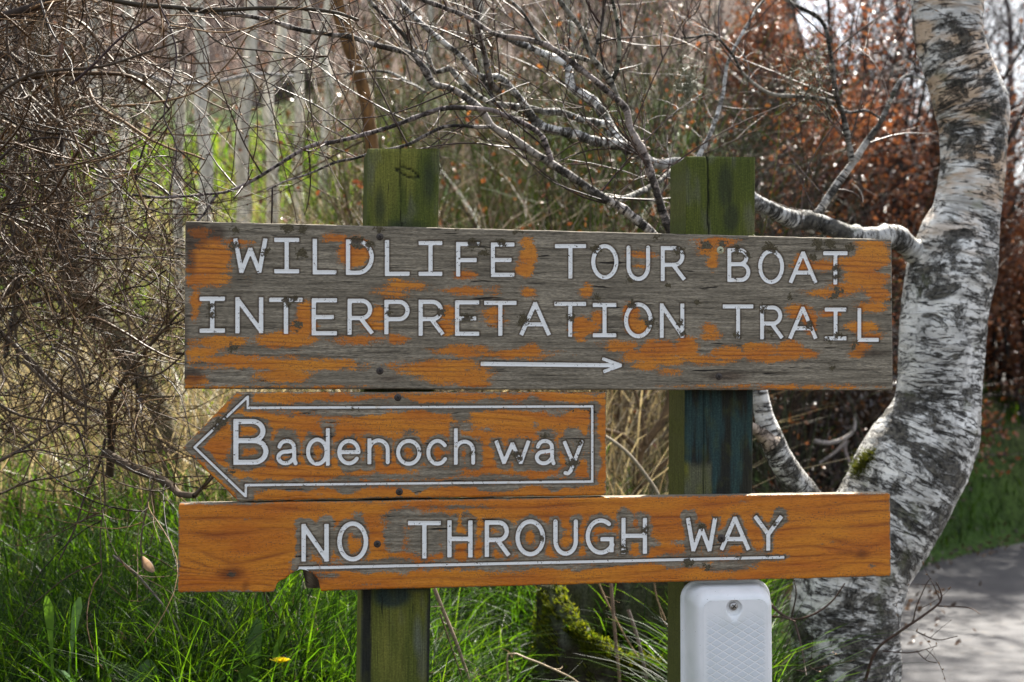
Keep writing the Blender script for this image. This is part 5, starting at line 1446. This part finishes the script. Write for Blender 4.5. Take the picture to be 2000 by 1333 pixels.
# ---- dead stalks standing in the grass, each its own plant
ST = [([(848, 1150), (862, 1185), (885, 1240), (905, 1295), (920, 1345), (926, 1400)], 8, 6, 3.6, (.26, .19, .14), 'thick tan dead stalk leaning right of the left post'),
      ([(1168, 1135), (1180, 1165), (1200, 1205), (1225, 1250), (1248, 1288)], 4, 3.5, 3.9, (.30, .21, .12), 'thin tan dead stalk slanting across the mossy stump'),
      ([(1193, 1135), (1198, 1200), (1203, 1260), (1210, 1330), (1212, 1400)], 7, 6, 3.9, (.22, .15, .11), 'upright brown dead stalk in front of the mossy stump'),
      ([(1227, 1192), (1240, 1230), (1252, 1275), (1262, 1330), (1266, 1400)], 7, 7, 3.95, (.20, .16, .14), 'grey broken dead stalk right of the upright brown one'),
      ([(993, 1340), (993, 1278), (1030, 1287), (1075, 1305), (1130, 1335), (1150, 1380)], 4, 4, 3.7, (.34, .26, .17), 'pale bent dead stalk arching over the grass between the posts'),
      ([(1278, 1140), (1283, 1170), (1300, 1212)], 3.5, 3, 4.0, (.28, .19, .12), 'short thin dead stalk beside the right post'),
      ([(1180, 852), (1205, 868), (1232, 892), (1262, 930), (1285, 966), (1300, 1020)], 7, 7, 4.3, (.26, .22, .16), 'pale dead stem slanting below the top board beside the right post'),
      ([(860, 1200), (880, 1260), (905, 1335), (912, 1380)], 3.5, 3, 3.7, (.12, .08, .055), 'dark thin dead stalk below the left post boards'),
      ([(515, 1155), (530, 1190), (560, 1230), (575, 1300), (580, 1360)], 3.5, 3, 3.5, (.07, .045, .03), 'dark thin dead stalk below the lowest board beside the dandelion'),
      ([(585, 1118), (600, 1165), (620, 1220), (640, 1270)], 5, 4, 3.9, (.36, .29, .21), 'pale dead stalk seen through the bite in the lowest board'),
      ([(220, 1085), (265, 1120), (300, 1160), (335, 1205), (360, 1260)], 4.5, 3, 3.3, (.16, .14, .12), 'grey fallen twig lying in the shaded grass left of the lowest board')]
for pts, w0, w1, D, col, lab in ST:
    b = Bag(); P, R = hand(b, pts, w0, w1, D, D + .03, col, 7, .02)
    V, R2 = twigs_from(rng_(int(pts[0][0])), [(P, R)], 4, .03, .10, .0011, k=6)
    tubes(b, V, R2, np.tile(col, (len(V), 1)), 3)
    tag(b.build('dead_stalk', M['twig']), lab, 'stalk', 'dead stalks')
# dark V-shaped shrub stems under the top board
b = Bag(); r = empty('shrub', on_ground(np.array([1245.]), np.array([5.2]))[0], 'brown forked shrub stems in the gap left of the right post', 'shrub')
for pts, w0, w1 in (([(1248, 1040), (1245, 960), (1250, 885), (1285, 835), (1305, 790), (1318, 700), (1330, 560)], 20, 10), ([(1252, 950), (1285, 915), (1330, 880), (1380, 830), (1420, 700)], 14, 8), ([(1250, 885), (1215, 850), (1180, 840), (1120, 800), (1080, 720)], 12, 6), ([(1262, 870), (1250, 800), (1225, 720), (1180, 600)], 9, 5)):
    b = Bag(); P, R = hand(b, pts, w0, w1, 5.2, 5.3, (.10, .062, .03), 9, .03); b.build('stem', M['bark'], r)
    V, R2 = twigs_from(g, [(P, R)], 8, .15, .5, .002, k=8); b = Bag(); tubes(b, V, R2, pick(g, len(V), TAN), 3); tag(b.build('twigs', M['twig'], r), kind='stuff')
# pale dead branch lying in the dark hollow right of the post
b = Bag()
hand(b, [(1590, 862), (1620, 866), (1650, 856), (1668, 840), (1670, 810)], 9, 6, 7.0, 7.0, (.30, .27, .25), 7, .03)
hand(b, [(1655, 860), (1650, 880), (1664, 915), (1668, 935)], 7, 6, 7.0, 7.0, (.24, .2, .19), 7, .03)
hand(b, [(1655, 862), (1630, 885), (1600, 905)], 7, 4, 7.0, 7.0, (.26, .23, .22), 7, .03)
tag(b.build('fallen_branch', M['bark']), 'pale forked dead branch lying in the dark undergrowth left of the birch trunk', 'branch')
# added dark logs whose colour stands in for the hollow's shadow
b = Bag(); hand(b, [(215, 285), (300, 262), (400, 250), (500, 240), (640, 250)], 120, 80, 12.5, 13.0, (.045, .032, .026), 16, .1)
tag(b.build('shadow_log', M['bark']), 'added dark log standing in for the shadowed hollow behind the pale saplings', 'log')
b = Bag(); hand(b, [(430, 330), (500, 250), (545, 190), (600, 150)], 80, 60, 12.0, 12.6, (.035, .026, .022), 16, .1)
tag(b.build('shadow_log', M['bark']), 'added dark log end painting in shadow behind the two right hand pale saplings', 'log')
b = Bag(); hand(b, [(245, 138), (290, 150), (340, 164), (390, 164), (430, 160), (480, 148), (520, 145), (575, 150)], 9, 6, 6.6, 6.6, (.34, .33, .33), 7, .04)
tag(b.build('hanging_branch', M['bark']), 'pale lichened branch hanging across the saplings at the upper left', 'branch')

# ---- beech bushes with last year's leaves, across the road and behind the birch
def beech(label, px, D, wpx, h, n, seed, lo=.25):
    g = rng_(seed)
    c = on_ground(np.array([px + 0.]), np.array([D + 0.]))[0]
    r = empty('beech_bush', c, label, 'bush', 'russet beech bushes')
    rad_ = wpx / 2 * D / F
    h = (CZ + D * (751 - h) / F) - c[2]
    ns = 26
    P0 = c + g.normal(0, .35, (ns, 3)) * np.array([rad_ * .6, .5, 0])
    P0[:, 2] = ground(P0[:, 0], P0[:, 1]) - .05
    d = g.normal(0, .28, (ns, 3)); d[:, 2] = 1
    V = vines(g, P0, d, g.uniform(.6, 1.05, ns) * h, 12, .05)
    R = g.uniform(.012, .03, (ns, 1)) * np.linspace(1, .25, 12)[None]
    b = Bag(); tubes(b, V, R, pick(g, ns, [(.07, .06, .052), (.045, .04, .036)]), 6); b.build('stems', M['bark'], r)
    V2, R2 = twigs_from(g, [(V[i], R[i]) for i in range(ns)], 7, .3, 1.0, .006, k=7, curl=.09, up=.25)
    V3, R3 = twigs_from(g, [(V2[i], R2[i]) for i in range(len(V2))], 3, .15, .5, .003, k=5, curl=.09, up=.1)
    b = Bag(); tubes(b, V2, R2, pick(g, len(V2), [(.06, .045, .04)]), 3); tubes(b, V3, R3, pick(g, len(V3), [(.07, .045, .04)]), 3); tag(b.build('twigs', M['twig'], r), kind='stuff')
    E = np.concatenate([V2[:, 2:].reshape(-1, 3), V3[:, 1:].reshape(-1, 3), V3[:, 1:].reshape(-1, 3)])
    p = E[g.integers(0, len(E), n)] + g.normal(0, .07, (n, 3))
    dens = fbm3(p * 1.3 + seed, 3); p = p[dens > .40]
    b = Bag(); leaves(b, g, p, g.uniform(.03, .062, len(p)), pick(g, len(p), [(.38, .15, .06), (.27, .105, .048), (.48, .22, .09), (.15, .065, .04)] if lo < .3 else [(.07, .045, .03), (.045, .03, .02), (.10, .06, .035)], .25))  # the darker leaf colours paint shade into the added thicket
    b.build('foliage', M['deadleaf'], r)
beech('russet leaved beech bush left of the birch trunk, beside the top board', 1640, 11.5, 300, 250, 16000, 301)
beech('tall russet beech bush directly behind the birch trunk', 1810, 12.5, 300, 190, 18000, 302)
beech('dark russet beech bush at the right edge across the road', 1985, 13.2, 300, 300, 18000, 303)
beech('russet beech bush set back between the right post and the birch trunk', 1500, 13.0, 260, 200, 11000, 304)
beech('darkest beech bush low behind the birch trunk by the road', 1730, 10.6, 280, 560, 8000, 305)
beech('added dark leaved thicket standing for the shade between right post and birch', 1600, 8.3, 250, 700, 9000, 308, .4)  # added bush; its dark leaf colours paint in the hollow's shade
beech('taller open beech behind the sparse sapling, filling the sky gap', 1700, 14.0, 330, -60, 8000, 309)
beech('tall sparse beech sapling with few russet leaves in the sky gap left of the birch', 1720, 12.0, 260, -160, 7000, 307)
beech('beech bush just outside the right side of the view', 2180, 13.8, 300, 300, 9000, 306)

# ---- trees along the skyline
def bare_tree(label, px, D, w, h, seed, col, lean=0):
    h *= .8
    g = rng_(seed)
    c = on_ground(np.array([px + 0.]), np.array([D + 0.]))[0]
    r = empty('bare_tree', c, label, 'tree', 'bare trees on the skyline')
    n = 10; t = np.linspace(0, 1, n)[:, None]
    P = c + np.array([lean, 0, h]) * t + g.normal(0, .12, (n, 3)) * t; P[0, 2] -= .2
    P, R = smooth_line(P, w * np.linspace(1, .2, n), .3)
    b = Bag(); tubes(b, P[None], R[None], np.array([col]), 9); b.build('trunk', M['bark'], r)
    V, R1 = twigs_from(g, [(P[4:], R[4:])], 3.6, .8, 2.8, .016, k=9, curl=.09, up=.5)
    V2, R2 = twigs_from(g, [(V[i], R1[i]) for i in range(len(V))], 3.2, .4, 1.3, .008, k=7, curl=.1, up=.2)
    b = Bag(); tubes(b, V, R1, pick(g, len(V), [col]), 4); tubes(b, V2, R2, pick(g, len(V2), [col, (.06, .045, .05)]), 3)
    V3, R3 = twigs_from(g, [(V2[i], R2[i]) for i in range(len(V2))], 2.0, .25, .7, .005, k=5, curl=.1, up=.1)
    tubes(b, V3, R3, pick(g, len(V3), [(.07, .05, .05)]), 3)
    tag(b.build('crown', M['twig'], r), kind='stuff')
BT = [(1545, 22, .11, 11, (.10, .09, .085)), (1690, 24, .10, 11, (.07, .065, .07)), (1755, 20, .08, 9, (.06, .055, .06)), (1820, 26, .12, 12, (.08, .07, .075)), (1935, 22, .10, 10, (.07, .06, .065)), (1990, 27, .13, 12, (.09, .08, .085)), (2060, 21, .1, 10, (.07, .06, .06)),
      (1440, 23, .10, 11, (.12, .11, .10)), (1280, 22, .10, 10, (.14, .125, .12)), (1130, 24, .11, 11, (.15, .135, .13)), (1000, 21, .09, 10, (.13, .12, .11)), (880, 25, .12, 11, (.14, .125, .12)), (760, 22, .10, 11, (.12, .11, .10)), (560, 24, .11, 11, (.12, .105, .10)), (430, 21, .10, 10, (.12, .10, .09)), (280, 23, .11, 11, (.12, .10, .095)), (90, 22, .11, 11, (.12, .10, .095))]
BL = ['grey bare tree rising between the right post and the sky gap', 'thin dark tree against the bright sky left of the birch', 'slender dark tree in the sky gap beside the birch trunk', 'bare tree hidden behind the upper birch trunk', 'dark tree against the sky just right of the birch trunk', 'thickest bare tree at the upper right corner', 'bare tree beyond the right edge',
      'pale bare tree far above the right post', 'pale bare tree behind the dark rising birch stems', 'pale bare tree far behind the bright birch branches', 'pale bare tree behind the dark upright birch stem', 'pale bare tree far up the slope right of the left post', 'bare tree far up the slope above the left post', 'bare tree far up the slope behind the pale saplings', 'bare tree at the top behind the thickest pale saplings', 'bare tree behind the hanging pale branch', 'bare tree behind the upper left tangle']
for i, (px, D, w, h, col) in enumerate(BT): bare_tree(BL[i], px, D, w, h, 400 + i, col, rng_(i).normal(0, .4))

# ---- pines whose crowns shade the far part of the road
def pine(label, x, y, h, seed):
    g = rng_(seed); z0 = float(ground(x, y))
    r = empty('pine_tree', (x, y, z0), label, 'tree', 'pines beyond the road')
    t = np.linspace(0, 1, 12)[:, None]
    P = np.array([x, y, z0 - .2]) + np.array([0, 0, h]) * t + g.normal(0, .05, (12, 3)) * t
    P, R = smooth_line(P, .14 * np.linspace(1, .15, 12), .2)
    b = Bag(); tubes(b, P[None], R[None], np.array([(.11, .065, .04)]), 10); b.build('trunk', M['bark'], r)
    n = 46; i = (len(P) * g.uniform(.55, .98, n)).astype(int).clip(0, len(P) - 1)
    az = g.uniform(0, 6.283, n); d = np.stack([np.cos(az), np.sin(az), g.uniform(-.1, .5, n)], -1)
    L = (1.15 - i / len(P)) * 2.4 * g.uniform(.6, 1.1, n)
    V = vines(g, P[i], d, L, 9, .07); b = Bag(); tubes(b, V, .022 * np.linspace(1, .25, 9)[None] * np.ones((n, 1)), np.tile((.08, .055, .04), (n, 1)), 5)
    b.build('branches', M['bark'], r)
    E = V[:, 3:].reshape(-1, 3); m = 9000
    p = E[g.integers(0, len(E), m)] + g.normal(0, .14, (m, 3)) * np.array([1, 1, .7])
    q = p + g.normal(0, 1, (m, 3)) * .05 + np.array([0, 0, .03])
    sd_ = g.normal(0, 1, (m, 3)); sd_ /= np.linalg.norm(sd_, axis=1, keepdims=True)
    b = Bag(); ribbons(b, np.stack([p, q], 1), np.tile([.014, .006], (m, 1)), sd_, pick(g, m, [(.025, .055, .022), (.018, .04, .018), (.035, .07, .03)], .2))
    b.build('needles', M['leaf'], r)
for lab, x, y, h, sd in (('dark green pine whose lowest branches show at the upper right corner', 5.6, 11.8, 9.0, 501), ('pine standing farther right beyond the road', 7.6, 10.8, 10.0, 502), ('pine farther back beyond the upper right corner', 8.6, 15.5, 10.5, 503), ('pine beyond the right edge nearest the road', 8.4, 8.2, 9.0, 504), ('added pine hidden behind the birch trunk, its unseen crown shading the road', 3.58, 8.9, 10.0, 505)):  # the pine behind the birch is added for its shade on the road
    pine(lab, x, y, h, sd)

g = rng_(600)
n = 600; y = g.uniform(4, 12, n); x = np.interp(y, RY, RX) + np.where(g.random(n) < .93, g.normal(-.05, .22, n), g.uniform(0, 2.5, n))
P = np.stack([x, y, ground(x, y) + .03], -1); b = Bag(); leaves(b, g, P, g.uniform(.025, .055, n), pick(g, n, [(.20, .14, .10), (.30, .24, .19), (.13, .09, .065)], .25))
tag(b.build('verge_litter', M['deadleaf']), 'brown fallen leaves gathered along the edge of the road', 'leaves', kind='stuff')
